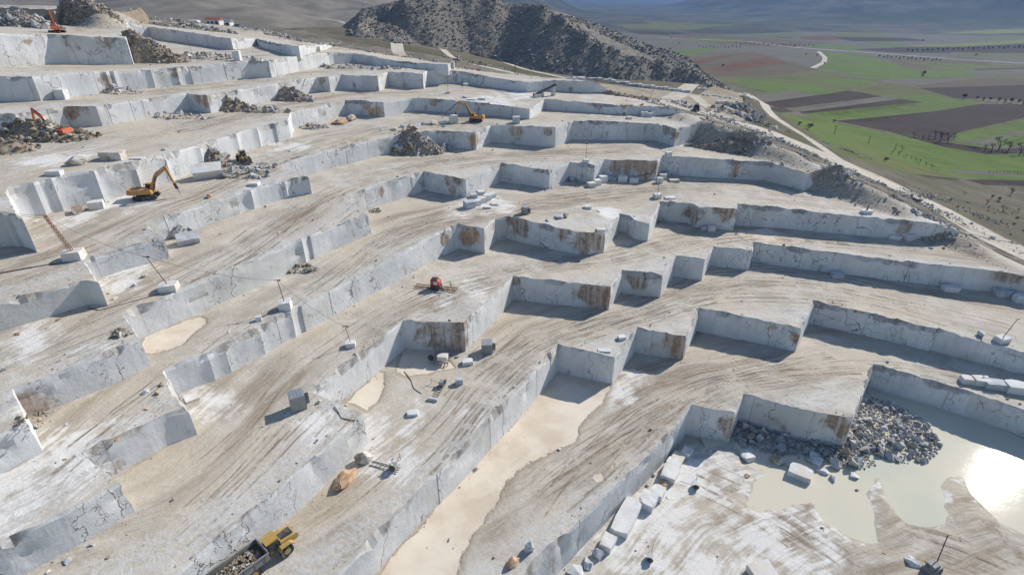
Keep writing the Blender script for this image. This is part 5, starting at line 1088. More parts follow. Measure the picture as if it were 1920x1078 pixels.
 ('r', 645, 916, 60, 38, .7, 'marble_rust', 'huge rust orange boulder below the long face', 2, None, .9), ('r', 682, 872, 34, 34, .8, 'marble_tan', 'tan boulder between the rust orange one and the wall', 2, None, .4),
 ('r', 218, 827, 11, 7, .8, 'marble_rust', 'small red stone on the left edge of the cut', 4), ('r', 118, 864, 12, 7, .8, 'marble_rust', 'small red brown stone on the pale bench', 4), ('r', 106, 868, 11, 7, .8, 'marble_grey', 'small dark stone beside the red brown one', 4), ('r', 122, 1058, 20, 9, .8, 'marble_grey', 'grey stone lump near the bottom left', 3), ('r', 90, 1076, 11, 10, .8, 'marble_tan', 'cream stone at the bottom left border', 3),
 ('b', 1166, 637, 14, 8, .8, 'marble', 'white block on the brink above the shaded bay', 1 + 1, None, .3), ('b', 1133, 660, 24, 4, .4, 'marble', 'flat white slab on the brink of the spur', 2, None, -.1),
 ('b', 1157, 197, 11, 9, .9, 'marble_grey', 'grey block by the right end of the upper face', 6), ('b', 1152, 211, 12, 8, .9, 'marble', 'front white block beside the tan machine', 6), ('b', 1160, 208, 10, 9, .9, 'marble', 'rear white block beside the tan machine', 6), ('b', 1180, 224, 9, 5, .9, 'marble', 'small white block in front of the tan machine', 6),
 ('b', 1208, 219, 12, 9, .8, 'marble', 'left block of the pile right of the tan machine', 6), ('b', 1217, 220, 13, 8, .8, 'marble_grey', 'middle block of the pile right of the tan machine', 6), ('b', 1224, 218, 10, 11, .8, 'marble', 'right block of the pile right of the tan machine', 6),
 ('b', 1348, 195, 8, 6, .9, 'marble', 'left white cube beside the road fork', 'h'), ('b', 1357, 195, 7, 6, .9, 'marble', 'right white cube beside the road fork', 'h'), ('b', 1568, 316, 17, 7, .6, 'marble', 'white block lying beside the main haul road', 'h', None, -.6),
 ('b', 848, 129, 8, 13, .9, 'marble', 'white standing block near the bend of the road', 8), ('b', 1066, 157, 8, 12, .9, 'marble_grey', 'left column of the pair of stacked blocks', 'h'), ('b', 1077, 156, 8, 11, .9, 'marble', 'right column of the pair of stacked blocks', 'h'), ('b', 1090, 151, 13, 6, .9, 'marble', 'white block next to the pair of columns', 'h'),
 ('b', 873, 162, 9, 5, .9, 'marble', 'small white block in the shade of the upper face', 7), ('b', 893, 160, 6, 4, .9, 'marble', 'tiny white block in the shade of the upper face', 7), ('r', 871, 184, 10, 6, .8, 'marble_grey', 'grey boulder on the white upper bench', 7), ('b', 884, 189, 16, 3, .6, 'marble', 'thin white slabs near the brink of the upper bench', 7), ('b', 903, 188, 14, 4, .6, 'marble', 'white slab right of the thin slabs', 7),
 ('b', 170, 17, 11, 7, .8, 'marble', 'white block on the far rim beside the grey container', 11), ('b', 198, 25, 18, 8, .7, 'marble', 'large white block on the far rim', 10), ('b', 222, 28, 12, 12, .8, 'marble_grey', 'standing grey block on the far rim', 10), ('b', 285, 32, 14, 5, .8, 'marble', 'white slab pile on the far rim', 10), ('b', 300, 40, 10, 5, .8, 'marble', 'white block beside the yellow loader on the rim', 10), ('b', 362, 48, 20, 5, .7, 'marble', 'long white slab on the rim near the red roof', 10), ('b', 408, 50, 10, 6, .8, 'marble', 'white block in front of the red roof', 10),
]
for r in SB: stone(*r)
# long slab of the lower row
o = stone('b', 1173, 1000, 34, 20, 2.6, 'marble', 'long white slab lying parallel to the lowest long face', 0, None, -0.55); o.location.x += 0.6
# rows of near-identical blocks
yard = [(932, 165), (945, 165), (955, 165), (966, 165), (978, 166), (990, 165), (937, 159), (950, 159), (968, 159), (981, 160)]
for i, (x, y) in enumerate(yard): stone('b', x, y, 9, 7, .9, 'marble', 'white squared block, %s in the %s row of the upper block yard' % (ORDW[i if i < 6 else i - 6], 'front' if i < 6 else 'back'), 7 if x < 960 else 7, 'squared blocks of the upper yard')
rowp = [(1108, 150.5), (1116, 151), (1125, 152), (1137, 153), (1145, 152), (1150, 156), (1158, 157), (1168, 158), (1176, 159.5), (1184, 161), (1192, 162), (1200, 163), (1208, 164), (1216, 165), (1224, 166), (1232, 167), (1241, 168), (1249, 169), (1257, 170), (1265, 171.5), (1273, 172), (1281, 173), (1290, 174)]
for i, (x, y) in enumerate(rowp): stone('b', x, y, 8.5, 4 + (i * 7 % 3), .8, ('marble', 'marble_grey', 'marble')[i % 3], 'pale block, %s from the left in the long row under the waste tip' % (ORDW[i] if i < 20 else ['twenty first', 'twenty second', 'twenty third'][i - 20]), 'h', 'row of blocks under the waste tip')
for i, (x, y) in enumerate([(1304, 163), (1313, 168), (1322, 169), (1333, 167), (1342, 165), (1330, 162)]): stone('r', x, y, 11, 6, .8, 'marble', 'white boulder, %s of the pile at the right toe of the waste tip' % ORDW[i], 'h', 'boulders at the toe of the waste tip')
for i, (x, y) in enumerate([(1320, 179), (1330, 180), (1340, 181), (1350, 183), (1360, 184), (1371, 186), (1381, 188), (1390, 182), (1398, 178), (1406, 186)]): stone('r', x, y, 11, 5, .8, ('marble', 'marble_grey')[i % 2], 'pale boulder, %s from the left in the line beside the gravel yard' % ORDW[i], 'h', 'boulder line beside the gravel yard')

# ------------------------------------------------------------ machine building kit
MM = {
 'yellow': mat_flat('machine_yellow', (0.42, 0.27, 0.065), 0.7, dirtf=0.85, sc=2.0), 'orange': mat_flat('machine_orange', (0.62, 0.13, 0.035), 0.45, dirtf=0.15), 'amber': mat_flat('machine_amber', (0.52, 0.25, 0.06), 0.55, dirtf=0.45),
 'steel': mat_flat('dark_steel', (0.05, 0.05, 0.052), 0.55, 0.3), 'rubber': mat_flat('tyre_rubber', (0.03, 0.03, 0.03), 0.9, dirtf=0.6), 'glass': mat_flat('cab_glass', (0.02, 0.025, 0.03), 0.12, dirtf=0.1, spec=0.6),
 'grey': mat_flat('grey_steel', (0.24, 0.235, 0.22), 0.7, 0.1, dirtf=0.6), 'sheet': mat_flat('grey_green_sheet', (0.30, 0.33, 0.33), 0.5, 0.4, dirtf=0.2), 'red': mat_flat('machine_red', (0.40, 0.05, 0.035), 0.5, dirtf=0.25),
 'tan': mat_flat('tan_machine', (0.42, 0.34, 0.19), 0.7), 'white': mat_flat('white_paint', (0.7, 0.7, 0.68), 0.5), 'rust': mat_flat('rusty_steel', (0.22, 0.11, 0.06), 0.8), 'blue': mat_flat('blue_paint', (0.05, 0.12, 0.32), 0.45),
 'concrete': mat_rock('concrete', (0.50, 0.50, 0.48), (0.60, 0.59, 0.57), sc=1.2), 'roof': mat_flat('red_tile', (0.32, 0.09, 0.05), 0.8), 'hivis': mat_flat('hi_vis_green', (0.35, 0.75, 0.06), 0.7, dirtf=0.05), 'cloth': mat_flat('dark_work_cloth', (0.05, 0.06, 0.09), 0.9, dirtf=0.1),
 'skin': mat_flat('skin', (0.42, 0.25, 0.17), 0.6, dirtf=0.0), 'wire': mat_flat('cable_black', (0.025, 0.025, 0.025), 0.7, dirtf=0.0), 'galv': mat_flat('galvanised', (0.42, 0.43, 0.44), 0.4, 0.5, dirtf=0.1),
}
class MB:
    def __init__(s): s.v = []; s.f = []
    def add(s, V, F):
        b = len(s.v); s.v += [tuple(v) for v in V]; s.f += [tuple(b + i for i in f) for f in F]; return s
    def box(s, c, d, rz=0.0, ry=0.0, taper=1.0):
        R = Matrix.Rotation(rz, 3, 'Z') @ Matrix.Rotation(ry, 3, 'Y'); V = []
        for z in (-.5, .5):
            k = taper if z > 0 else 1.0
            for x, y in ((-.5, -.5), (.5, -.5), (.5, .5), (-.5, .5)): V.append(Vector(c) + R @ Vector((x * d[0] * k, y * d[1] * k, z * d[2])))
        return s.add(V, [(0, 3, 2, 1), (4, 5, 6, 7), (0, 1, 5, 4), (1, 2, 6, 5), (2, 3, 7, 6), (3, 0, 4, 7)])
    def cyl(s, a, b, r, n=12, r2=None):
        a = Vector(a); b = Vector(b); d = (b - a).normalized(); u = d.orthogonal().normalized(); w = d.cross(u); r2 = r if r2 is None else r2; V = []
        for p, q in ((a, r), (b, r2)):
            for i in range(n): t = 2 * math.pi * i / n; V.append(p + (u * math.cos(t) + w * math.sin(t)) * q)
        return s.add(V, [(i, (i + 1) % n, n + (i + 1) % n, n + i) for i in range(n)] + [tuple(range(n))[::-1], tuple(range(n, 2 * n))])
    def beam(s, a, b, w, h, h2=None):
        a = Vector(a); b = Vector(b); d = (b - a).normalized(); side = d.cross(Vector((0, 0, 1)))
        side = side.normalized() if side.length > 1e-3 else Vector((0, 1, 0)); up = side.cross(d); h2 = h2 or h; V = []
        for p, q in ((a, h), (b, h2)):
            for x, z in ((-.5, -.5), (.5, -.5), (.5, .5), (-.5, .5)): V.append(p + side * x * w + up * z * q)
        return s.add(V, [(0, 3, 2, 1), (4, 5, 6, 7), (0, 1, 5, 4), (1, 2, 6, 5), (2, 3, 7, 6), (3, 0, 4, 7)])
    def prism(s, pts, y0, y1):     # profile in x,z extruded along y
        n = len(pts); V = [(x, y0, z) for x, z in pts] + [(x, y1, z) for x, z in pts]
        return s.add(V, [(i, (i + 1) % n, n + (i + 1) % n, n + i) for i in range(n)] + [tuple(range(n))[::-1], tuple(range(n, 2 * n))])
    def build(s, name, mat, parent=None, label=None):
        me = bpy.data.meshes.new(name); me.from_pydata(s.v, [], s.f)
        import bmesh
        bm = bmesh.new(); bm.from_mesh(me); bmesh.ops.recalc_face_normals(bm, faces=bm.faces[:]); bm.to_mesh(me); bm.free(); me.shade_flat()
        o = link_mesh(name, me, parent, [MM[mat] if isinstance(mat, str) else mat])
        if label: o['label'] = label
        return o

def excavator(px, py, lvl, yaw_track, yaw_house, paint, label, pose, tool='bucket', scale=1.0):
    x, y, z = at(px, py, lvl); t = empty('excavator', (x, y, z), 0); t.scale = (scale,) * 3
    tag(t, label, 'excavator', 'excavators')
    R = lambda mb, a: setattr(mb, 'v', [tuple(Matrix.Rotation(a, 3, 'Z') @ Vector(v)) for v in mb.v]) or mb
    for sy in (-1, 1):
        mb = MB(); mb.prism([(-2.4, .35), (-2.1, .05), (2.1, .05), (2.45, .35), (2.45, .65), (2.1, .95), (-2.1, .95), (-2.4, .65)], sy * 1.3 - .3, sy * 1.3 + .3)
        for i in range(16): mb.box((-2.2 + i * .29, sy * 1.3, .97), (.12, .64, .08))
        tr = R(mb, yaw_track).build('track', 'steel', t)
        for i in range(5): R(MB().cyl((-1.9 + i * .95, sy * 1.62, .45), (-1.9 + i * .95, sy * 1.66, .45), .24, 8), yaw_track).build('roller', 'rubber', tr)
    R(MB().box((0, 0, .7), (2.2, 2.2, .5)).cyl((0, 0, .9), (0, 0, 1.25), .8, 16), yaw_track).build('undercarriage', 'steel', t)
    R(MB().prism([(-2.9, 1.25), (1.7, 1.25), (1.7, 1.6), (1.5, 2.15), (-1.6, 2.35), (-2.7, 2.3), (-3.1, 1.9)], -1.4, 1.4), yaw_house).build('house', paint, t)
    R(MB().prism([(-3.3, 1.35), (-2.45, 1.35), (-2.45, 2.42), (-3.1, 2.35)], -1.38, 1.38), yaw_house).build('counterweight', paint, t)
    R(MB().box((-1.6, 0, 2.42), (1.6, 1.6, .18)).cyl((-.9, -.7, 2.4), (-.9, -.7, 3.0), .09, 8), yaw_house).build('engine_cover', 'steel', t)
    c = R(MB().prism([(.1, 1.6), (1.75, 1.6), (1.85, 2.3), (1.4, 3.15), (.2, 3.2)], .42, 1.38), yaw_house).build('cab', paint, t)
    R(MB().prism([(.25, 2.1), (1.72, 2.1), (1.76, 2.35), (1.36, 3.05), (.3, 3.08)], .40, 1.40).prism([(1.70, 1.9), (1.88, 2.3), (1.45, 3.12), (1.38, 3.05), (1.74, 2.3)], .5, 1.3), yaw_house).build('cab_window', 'glass', c)
    p = pose   # boom root, boom knee, boom tip, stick tip, tool tip (x,z)
    mb = MB(); mb.beam((p[0][0], 0, p[0][1]), (p[1][0], 0, p[1][1]), .42, .6, .8); mb.beam((p[1][0], 0, p[1][1]), (p[2][0], 0, p[2][1]), .42, .8, .45)
    bo = R(mb, yaw_house).build('boom', paint, t)
    a = Vector((p[0][0] + .4, 0, p[0][1] - .4)); k = Vector((p[1][0], 0, p[1][1])); mb = MB()
    for sy in (-.34, .34): mb.cyl((a.x, sy, a.z), (k.x, sy, k.z - .1), .10, 8)
    q0 = Vector((p[1][0], 0, p[1][1] + .55)); q1 = Vector((p[2][0], 0, p[2][1] + .5)); mb.cyl(q0, q1, .09, 8); R(mb, yaw_house).build('hydraulic_ram', 'steel', bo)
    st = R(MB().beam((p[2][0], 0, p[2][1] + .35), (p[3][0], 0, p[3][1]), .36, .6, .32), yaw_house).build('stick', paint, t)
    if tool == 'breaker':
        R(MB().beam((p[3][0], 0, p[3][1]), ((p[3][0] + p[4][0]) / 2, 0, (p[3][1] + p[4][1]) / 2), .5, .55).cyl(((p[3][0] + p[4][0]) / 2, 0, (p[3][1] + p[4][1]) / 2), (p[4][0], 0, p[4][1]), .12, 8, .05), yaw_house).build('breaker', 'steel', t)
    else:
        bx, bz = p[3]; R(MB().prism([(bx + .2, bz + .2), (bx - .7, bz - .2), (bx - 1.0, bz - .9), (bx - .5, bz - 1.35), (bx + .15, bz - 1.2), (bx - .1, bz - .6)], -.65, .65), yaw_house).build('bucket', 'steel', t)
    return t
excavator(276, 372, 6, 0.28, 0.22, 'amber', 'amber excavator with a rock breaker beside the long left face', [(1.3, 1.9), (3.0, 4.9), (5.3, 6.4), (6.3, 3.0), (6.9, .6)], 'breaker')
excavator(112, 258, 7, 0.2, math.pi - 0.2, 'orange', 'orange excavator reaching left over the tan rubble heap', [(1.3, 1.9), (3.0, 4.8), (5.2, 6.6), (5.9, 3.9), (5.9, 3)], 'bucket', 1.0)
excavator(108, 62, 10, -0.2, 2.3, 'orange', 'topmost orange excavator with its boom raised by the soil bank', [(1.2, 1.9), (2.3, 5.2), (3.0, 7.4), (3.9, 4.6), (4, 4)], 'bucket', .85)
excavator(892, 228, 6, 0.1, math.pi - .12, 'amber', 'amber excavator gripping the tall block in the middle', [(1.3, 1.9), (3.2, 5.4), (5.6, 6.6), (7.4, 3.0), (7.5, 2)], 'bucket', .95)

def wheel(parent, c, r, w, name='wheel'):
    o = MB().cyl((c[0], c[1] - w / 2, c[2]), (c[0], c[1] + w / 2, c[2]), r, 18).build(name, 'rubber', parent)
    MB().cyl((c[0], c[1] - w / 2 - .03, c[2]), (c[0], c[1] + w / 2 + .03, c[2]), r * .5, 12).build('rim', 'yellow', o); return o
def dump_truck(px, py, lvl, yaw, label, scale=1.0, load=True, paint='yellow', bedmat='grey'):
    x, y, z = at(px, py, lvl); t = empty('dump_truck', (x, y, z), yaw); t.scale = (scale,) * 3; tag(t, label, 'dump truck')
    for cx, cy in ((3.3, 1.15), (3.3, -1.15), (-1.2, 1.15), (-1.2, -1.15), (-3.0, 1.15), (-3.0, -1.15)): wheel(t, (cx, cy, .9), .9, .65)
    MB().box((-1.6, 0, 1.2), (6.4, .9, .5)).box((3.2, 0, 1.2), (3.2, .9, .5)).build('chassis', 'steel', t)
    MB().prism([(2.9, 1.45), (5.2, 1.35), (5.35, 1.6), (5.1, 2.3), (2.9, 2.5)], -.95, .95).build('bonnet', paint, t)
    MB().box((4.0, 0, 2.45), (1.6, 1.2, .14)).build('engine_hatch', 'steel', t)
    for sy in (-1.2, 1.2): MB().prism([(2.3, 1.7), (2.6, 2.05), (3.9, 2.05), (4.4, 1.6), (4.3, 1.5), (3.8, 1.95), (2.7, 1.95), (2.4, 1.6)], sy - .42, sy + .42).build('mudguard', paint, t)
    c = MB().prism([(1.3, 1.5), (2.9, 1.5), (3.0, 2.4), (2.75, 3.35), (1.3, 3.4)], -.85, .85).build('cab', 'steel', t)
    MB().box((2.0, 0, 3.42), (1.7, 1.75, .14)).build('cab_roof', paint, c)
    MB().prism([(1.45, 2.4), (2.85, 2.4), (2.7, 3.25), (1.45, 3.28)], -.88, .88).build('cab_window', 'glass', c)
    b = MB()                                            # open dump body with walls
    b.box((-2.2, 0, 1.75), (6.4, 2.9, .16)); b.box((.95, 0, 2.5), (.14, 3.0, 1.7)); b.box((-5.3, 0, 2.05), (.14, 2.9, .6), ry=.4)
    for sy in (-1.5, 1.5):
        b.box((-2.2, sy, 2.35), (6.4, .12, 1.2)); b.box((-2.2, sy * 1.04, 2.98), (6.5, .2, .14))
        for i in range(5): b.box((-4.9 + i * 1.35, sy * 1.05, 2.3), (.14, .12, 1.1))
    b.build('dump_body', bedmat, t)
    if load:
        rs = np.random.RandomState(5); n = 260; X = rs.uniform(-4.9, .6, n); Y = rs.uniform(-1.3, 1.3, n); Z = 1.9 + .8 * (1 - (Y / 1.5) ** 2) * (1 - ((X + 2.2) / 3.4) ** 2)
        o = rock_field('rock_load', np.stack([X, Y, Z], 1), rs.uniform(.25, .8, n), M['rubble_brown'], 6, None, None, kind='stuff'); o.parent = t
    for sy in (-.7, .7): MB().cyl((5.25, sy, 1.75), (5.34, sy, 1.75), .14, 10).build('headlight', 'glass', t)
    return t
dump_truck(487, 1062, 2, math.radians(50), 'yellow articulated dump truck carrying rubble at the bottom border', 1.0)
dump_truck(1305, 208, 'h', math.radians(75), 'dark dump truck on the pale road right of the tan machine', .62, False, 'steel', 'steel')
dump_truck(1358, 170, 'h', math.radians(60), 'small yellow dump truck near the toe of the waste tip', .5, False, 'yellow', 'tan')

def loader(px, py, lvl, yaw, label, scale=1.0):
    x, y, z = at(px, py, lvl); t = empty('wheel_loader', (x, y, z), yaw); t.scale = (scale,) * 3; tag(t, label, 'wheel loader')
    for cx, cy in ((1.5, 1.05), (1.5, -1.05), (-1.5, 1.05), (-1.5, -1.05)): wheel(t, (cx, cy, .8), .8, .6)
    MB().prism([(-3.0, .9), (-.3, .9), (-.3, 2.0), (-2.7, 1.9), (-3.0, 1.6)], -.85, .85).build('engine_body', 'yellow', t)
    MB().box((.6, 0, 1.2), (2.0, .9, .7)).build('front_frame', 'yellow', t)
    c = MB().prism([(-.5, 1.5), (.9, 1.5), (1.0, 2.2), (.8, 3.1), (-.5, 3.1)], -.75, .75).build('cab', 'steel', t)
    MB().prism([(-.4, 2.1), (.9, 2.1), (.75, 2.95), (-.4, 2.95)], -.78, .78).build('cab_window', 'glass', c); MB().box((.15, 0, 3.15), (1.6, 1.6, .12)).build('cab_roof', 'yellow', c)
    for sy in (-.5, .5): MB().beam((.9, sy, 1.8), (3.0, sy, .7), .2, .3).build('lift_arm', 'yellow', t)
    MB().prism([(2.8, .25), (4.0, .15), (3.9, .3), (3.1, .45), (3.0, 1.25), (2.8, 1.3)], -1.35, 1.35).build('bucket', 'steel', t)
    return t
loader(457, 303, 6, math.radians(-50), 'yellow wheel loader parked at the foot of the face by the rubble', .95)
loader(565, 99, 9, math.radians(200), 'small yellow loader on the upper right bench', .9)
loader(316, 35, 10, math.radians(20), 'yellow loader on the far rim', .8)

def shed(px, py, lvl, yaw, w, d, h, label, door=True):
    x, y, z = at(px, py, lvl); t = empty('site_hut', (x, y, z), yaw); tag(t, label, 'hut')
    b = MB(); b.box((0, 0, h / 2), (w, d, h))
    b.build('wall', 'sheet', t)
    r = MB()
    n = 9
    for i in range(n): r.box((-w / 2 + (i + .5) * w / n, 0, h + .1 + (.04 if i % 2 else 0)), (w / n, d + .3, .1))
    r.build('corrugated_roof', 'galv', t)
    ribs = MB()
    for i in range(8):
        X = -w / 2 + (i + .5) * w / 8; ribs.box((X, -d / 2 - .02, h / 2), (.07, .05, h * .96))
    for i in range(6):
        Y = -d / 2 + (i + .5) * d / 6; ribs.box((w / 2 + .02, Y, h / 2), (.05, .07, h * .96))
    ribs.build('rib', 'sheet', t)
    if door:
        MB().box((w / 2 + .05, -d * .12, h * .45), (.04, d * .42, h * .82)).build('dark_doorway_panel', 'glass', t)  # dark panel on the solid wall, its colour stands for the shade inside
        dd = MB().box((w / 2 + .35, d * .12, h * .45), (.65, .05, h * .8)).build('door', 'grey', t); MB().box((w / 2 + .6, d * .12 - .05, h * .45), (.05, .05, .2)).build('handle', 'steel', dd)
    return t
shed(560, 764, 3, 0.5, 2.3, 2.0, 2.7, 'grey green corrugated hut with an open door on the wide bench')
shed(913, 659, 2, 0.05, 2.2, 2.0, 2.2, 'grey corrugated hut with a dark open door below the face')
shed(984, 401, 4, -0.25, 1.7, 1.6, 1.9, 'small pale hut with a dark doorway on the middle bench')

def pole(px, py, lvl, h, lean, label, blk=(2.0, 1.7, 1.3), r=.09, arm=True, lattice=False, rot=0.2):
    x, y, z = at(px, py, lvl); t = empty('lighting_pole', (x, y, z), rot); tag(t, label, 'pole')
    me = BM[('b', 'marble', (int(px)) % 3)]; o = bpy.data.objects.new('footing_block', me); COL.objects.link(o); o.parent = t; o.scale = blk; o.location = (0, 0, -.1)
    top = Vector((lean[0], lean[1], h)); base = Vector((0, 0, blk[2] * .8))
    if lattice:
        mb = MB()
        for sx, sy in ((-1, -1), (1, -1), (1, 1), (-1, 1)): mb.beam(base + Vector((sx * .26, sy * .26, 0)), top + Vector((sx * .16, sy * .16, 0)), .07, .07)
        o = mb.build('mast', 'rust', t); n = 12; mb = MB()
        for i in range(n):
            a, b_ = i / n, (i + 1) / n; wa, wb = .26 - .10 * a, .26 - .10 * b_; pa = base.lerp(top, a); pb = base.lerp(top, b_)
            for (u, v) in (((-1, -1), (1, -1)), ((1, -1), (1, 1)), ((1, 1), (-1, 1)), ((-1, 1), (-1, -1))):
                mb.beam(pa + Vector((u[0] * wa, u[1] * wa, 0)), pb + Vector((v[0] * wb, v[1] * wb, 0)), .04, .04)
        mb.build('lattice_brace', 'rust', t)
    else:
        MB().cyl(base, top, r, 8, r * .7).build('mast', 'rust', t)
    if arm: MB().beam(top + Vector((-.5, 0, 0)), top + Vector((.5, 0, 0)), .1, .1).box(tuple(top + Vector((.4, 0, -.12))), (.3, .25, .14)).build('lamp_bar', 'steel', t)
    M_ = Matrix.Rotation(rot, 3, 'Z') @ top; return Vector((x, y, z)) + M_
T = {}
T['a'] = pole(140, 485, 6, 8.3, (-1.9, 0), 'rusty lattice mast on a white block, left side', (3.0, 2.2, 1.7), lattice=True, arm=False)
T['b'] = pole(317, 543, 5, 6.6, (-1.9, 0), 'dark leaning pole on a white block left of the long face', (2.9, 2.0, 1.3))
T['c'] = pole(536, 579, 4, 6.0, (-.4, 0), 'upright pole on a large white cube in the left middle', (2.1, 2.0, 1.7))
T['d'] = pole(658, 648, 3, 4.4, (-.5, 0), 'thin pole on a small cube above the flooded recess', (1.7, 1.5, 1.1), .06)
T['e'] = pole(1877, 640, 2, 5.6, (1.6, 0), 'leaning pole on a white block near the right border', (2.6, 2.0, 1.3))
T['f'] = pole(1098, 305, 5, 5.8, (0, 0), 'thin dark pole on a white block above the shaded recess', (1.8, 1.5, 1.1), .07)
T['g'] = pole(1232, 371, 4, 6.6, (0.1, 0), 'thin dark pole on a white block in the middle right', (2.1, 1.8, 1.4), .07)
T['h'] = pole(1253, 292, 5, 5.5, (0, 0), 'thin pole on a white block above the right face', (1.9, 1.6, 1.3), .06)
T['i'] = pole(1217, 196, 6, 5.0, (0.9, 0), 'leaning pole on a white block beside the road bank', (1.8, 1.5, 1.2), .08)
T['j'] = pole(840, 176, 7, 6.0, (0, 0), 'thin pole on a small block in the white upper yard', (1.6, 1.4, 1.0), .07)
T['k'] = pole(1624, 400, 4, 2.6, (0, 0), 'white block carrying a small switch box near the right road', (2.9, 1.8, 1.1), .25, arm=False)
T['l'] = pole(966, 148, 'h', 6.5, (0, 0), 'lattice mast by the road below the waste tip', (1.2, 1.2, .6), lattice=True, arm=False)
T['m'] = pole(360, 101, 9, 6.0, (-.4, 0), 'thin mast in front of the top grey face', (1.0, 1.0, .5), .06)
T['n'] = pole(250, 24, 10, 5.5, (-.8, 0), 'dark leaning mast on the far rim', (1.0, 1.0, .5), .12)
T['o'] = pole(337, 35, 10, 7, (0, 0), 'pale slender mast on the far rim', (1.0, 1.0, .5), .06)

def cable(pts, label, sag=0.8, r=0.035, name='overhead_cable'):
    cu = bpy.data.curves.new(name, 'CURVE'); cu.dimensions = '3D'; cu.bevel_depth = r; cu.bevel_resolution = 0
    sp = cu.splines.new('POLY'); P = []
    for a, b in zip(pts[:-1], pts[1:]):
        for i in range(14):
            t = i / 14; p = Vector(a).lerp(Vector(b), t); p.z -= sag * 4 * t * (1 - t); P.append(p)
    P.append(Vector(pts[-1])); sp.points.add(len(P) - 1)
    for q, p in zip(sp.points, P): q.co = (*p, 1)
    me = None; o = bpy.data.objects.new(name, cu); COL.objects.link(o); cu.materials.append(MM['wire'])
    dg = bpy.context.evaluated_depsgraph_get(); me = bpy.data.meshes.new_from_object(o.evaluated_get(dg)); bpy.data.objects.remove(o)
    me.name = name; o = bpy.data.objects.new(name, me); COL.objects.link(o); tag(o, label, 'cable'); return o
cable([tuple(T['a'] + Vector((-22, 6, 1.5))), tuple(T['a']), tuple(T['b']), tuple(T['c']), tuple(T['d'])], 'black cable sagging from the lattice mast over three poles', 1.0, .028)
cable([tuple(T['a'] + Vector((-22, 6, .9))), tuple(T['a'] + Vector((0, 0, -.6)))], 'lower black cable running left from the lattice mast', .6, .025)
def ground_cable(pxs, lvl, label):
    P = [at(x, y, lvl) for x, y in pxs]; R = resample([(p[0], p[1]) for p in P], .8); z = zfloor(lvl, R[:, 0], R[:, 1]) + .05
    R = R + np.stack([.25 * (vnoise(R[:, 0] / 2, R[:, 1] / 2, 5) - .5), .25 * (vnoise(R[:, 0] / 2, R[:, 1] / 2, 6) - .5)], 1)
    mb = MB()
    for i in range(len(R) - 1): mb.beam((R[i][0], R[i][1], z[i]), (R[i + 1][0], R[i + 1][1], z[i + 1]), .09, .09)
    tag(mb.build('ground_cable', 'wire'), label, 'cable')
ground_cable([(0, 512), (60, 502), (130, 490)], 6, 'black cable lying on the bench near the lattice mast')
ground_cable([(165, 577), (185, 581), (240, 568), (300, 551)], 5, 'black cable on the ground beside the smooth grey face')
ground_cable([(480, 600), (525, 582)], 4, 'black cable leading to the large white footing cube')
ground_cable([(758, 697), (770, 712), (776, 728), (790, 738)], 2, 'black hose curving over the dusty bench')
ground_cable([(626, 762), (640, 784), (672, 790)], 3, 'thin hose on the bench near the corrugated hut')

# ------------------------------------------------------------ sawing rigs, drill, plant
def saw_rig(px, py, lvl, yaw, label, L=6.0, base=True, scale=1.0):
    x, y, z = at(px, py, lvl); t = empty('wire_saw', (x, y, z), yaw); t.scale = (scale,) * 3; tag(t, label, 'wire saw')
    mb = MB()
    for sy in (-.45, .45): mb.box((0, sy, .18), (L, .09, .12))
    mb.build('rail', 'grey', t); mb = MB()
    for i in range(int(L / .7)): mb.box((-L / 2 + .35 + i * .7, 0, .1), (.09, 1.1, .09))
    mb.build('rail_sleeper', 'grey', t)
    c = MB().box((L * .3, 0, .75), (1.0, .9, .8)).build('motor_housing', 'galv', t)
    MB().cyl((L * .3 + .2, -.62, .95), (L * .3 + .2, -.52, .95), .5, 16).build('flywheel', 'steel', c)
    MB().beam((L * .3, .5, .5), (L * .3, 2.2, .9), .08, .08).beam((L * .3, 2.2, .1), (L * .3, 2.2, 1.4), .08, .08).build('guide_arm', 'grey', t)
    if base: MB().box((-L / 2, 0, .3), (.5, 1.8, .55)).build('anchor_block', 'concrete', t)
    return t
saw_rig(823, 733, 2, 1.3, 'wire saw on a ladder rail with a white anchor bar', 5.5)
saw_rig(722, 876, 2, -0.32, 'wire saw on rails attended by a worker in green', 5.0, False)
saw_rig(1292, 912, 0, -0.4, 'wire saw on rails on the white dust, farther one', 3.4, False)
saw_rig(1203, 1045, 0, -0.45, 'wire saw on rails on the white dust, nearer one', 4.0, False)
# rig with a block on top in the shaded recess
x, y, z = at(828, 680, 2); t = empty('sawing_trestle', (x, y, z), -.15); tag(t, 'steel trestle carrying a white block beside the flooded recess', 'trestle')
mb = MB()
for sy in (-.9, .9): mb.box((0, sy, .8), (3.4, .14, .16))
for sx in (-1.4, 1.4): mb.box((sx, 0, .7), (.14, 1.9, .14))
mb.build('frame', 'grey', t)
for sx in (-1.4, 1.4):
    for sy in (-.9, .9): MB().box((sx, sy, .38), (.14, .14, .8)).build('leg', 'grey', t)
MB().cyl((-2.2, 0, .9), (-2.2, .3, .9), .6, 16).build('flywheel', 'steel', t)
o = bpy.data.objects.new('marble_block', BM[('b', 'marble', 1)]); COL.objects.link(o); o.location = (x + .3, y, z + .9); o.scale = (1.9, 1.5, 1.0); o.rotation_euler = (0, 0, -.1); tag(o, 'white block lying on the steel trestle', 'marble block')
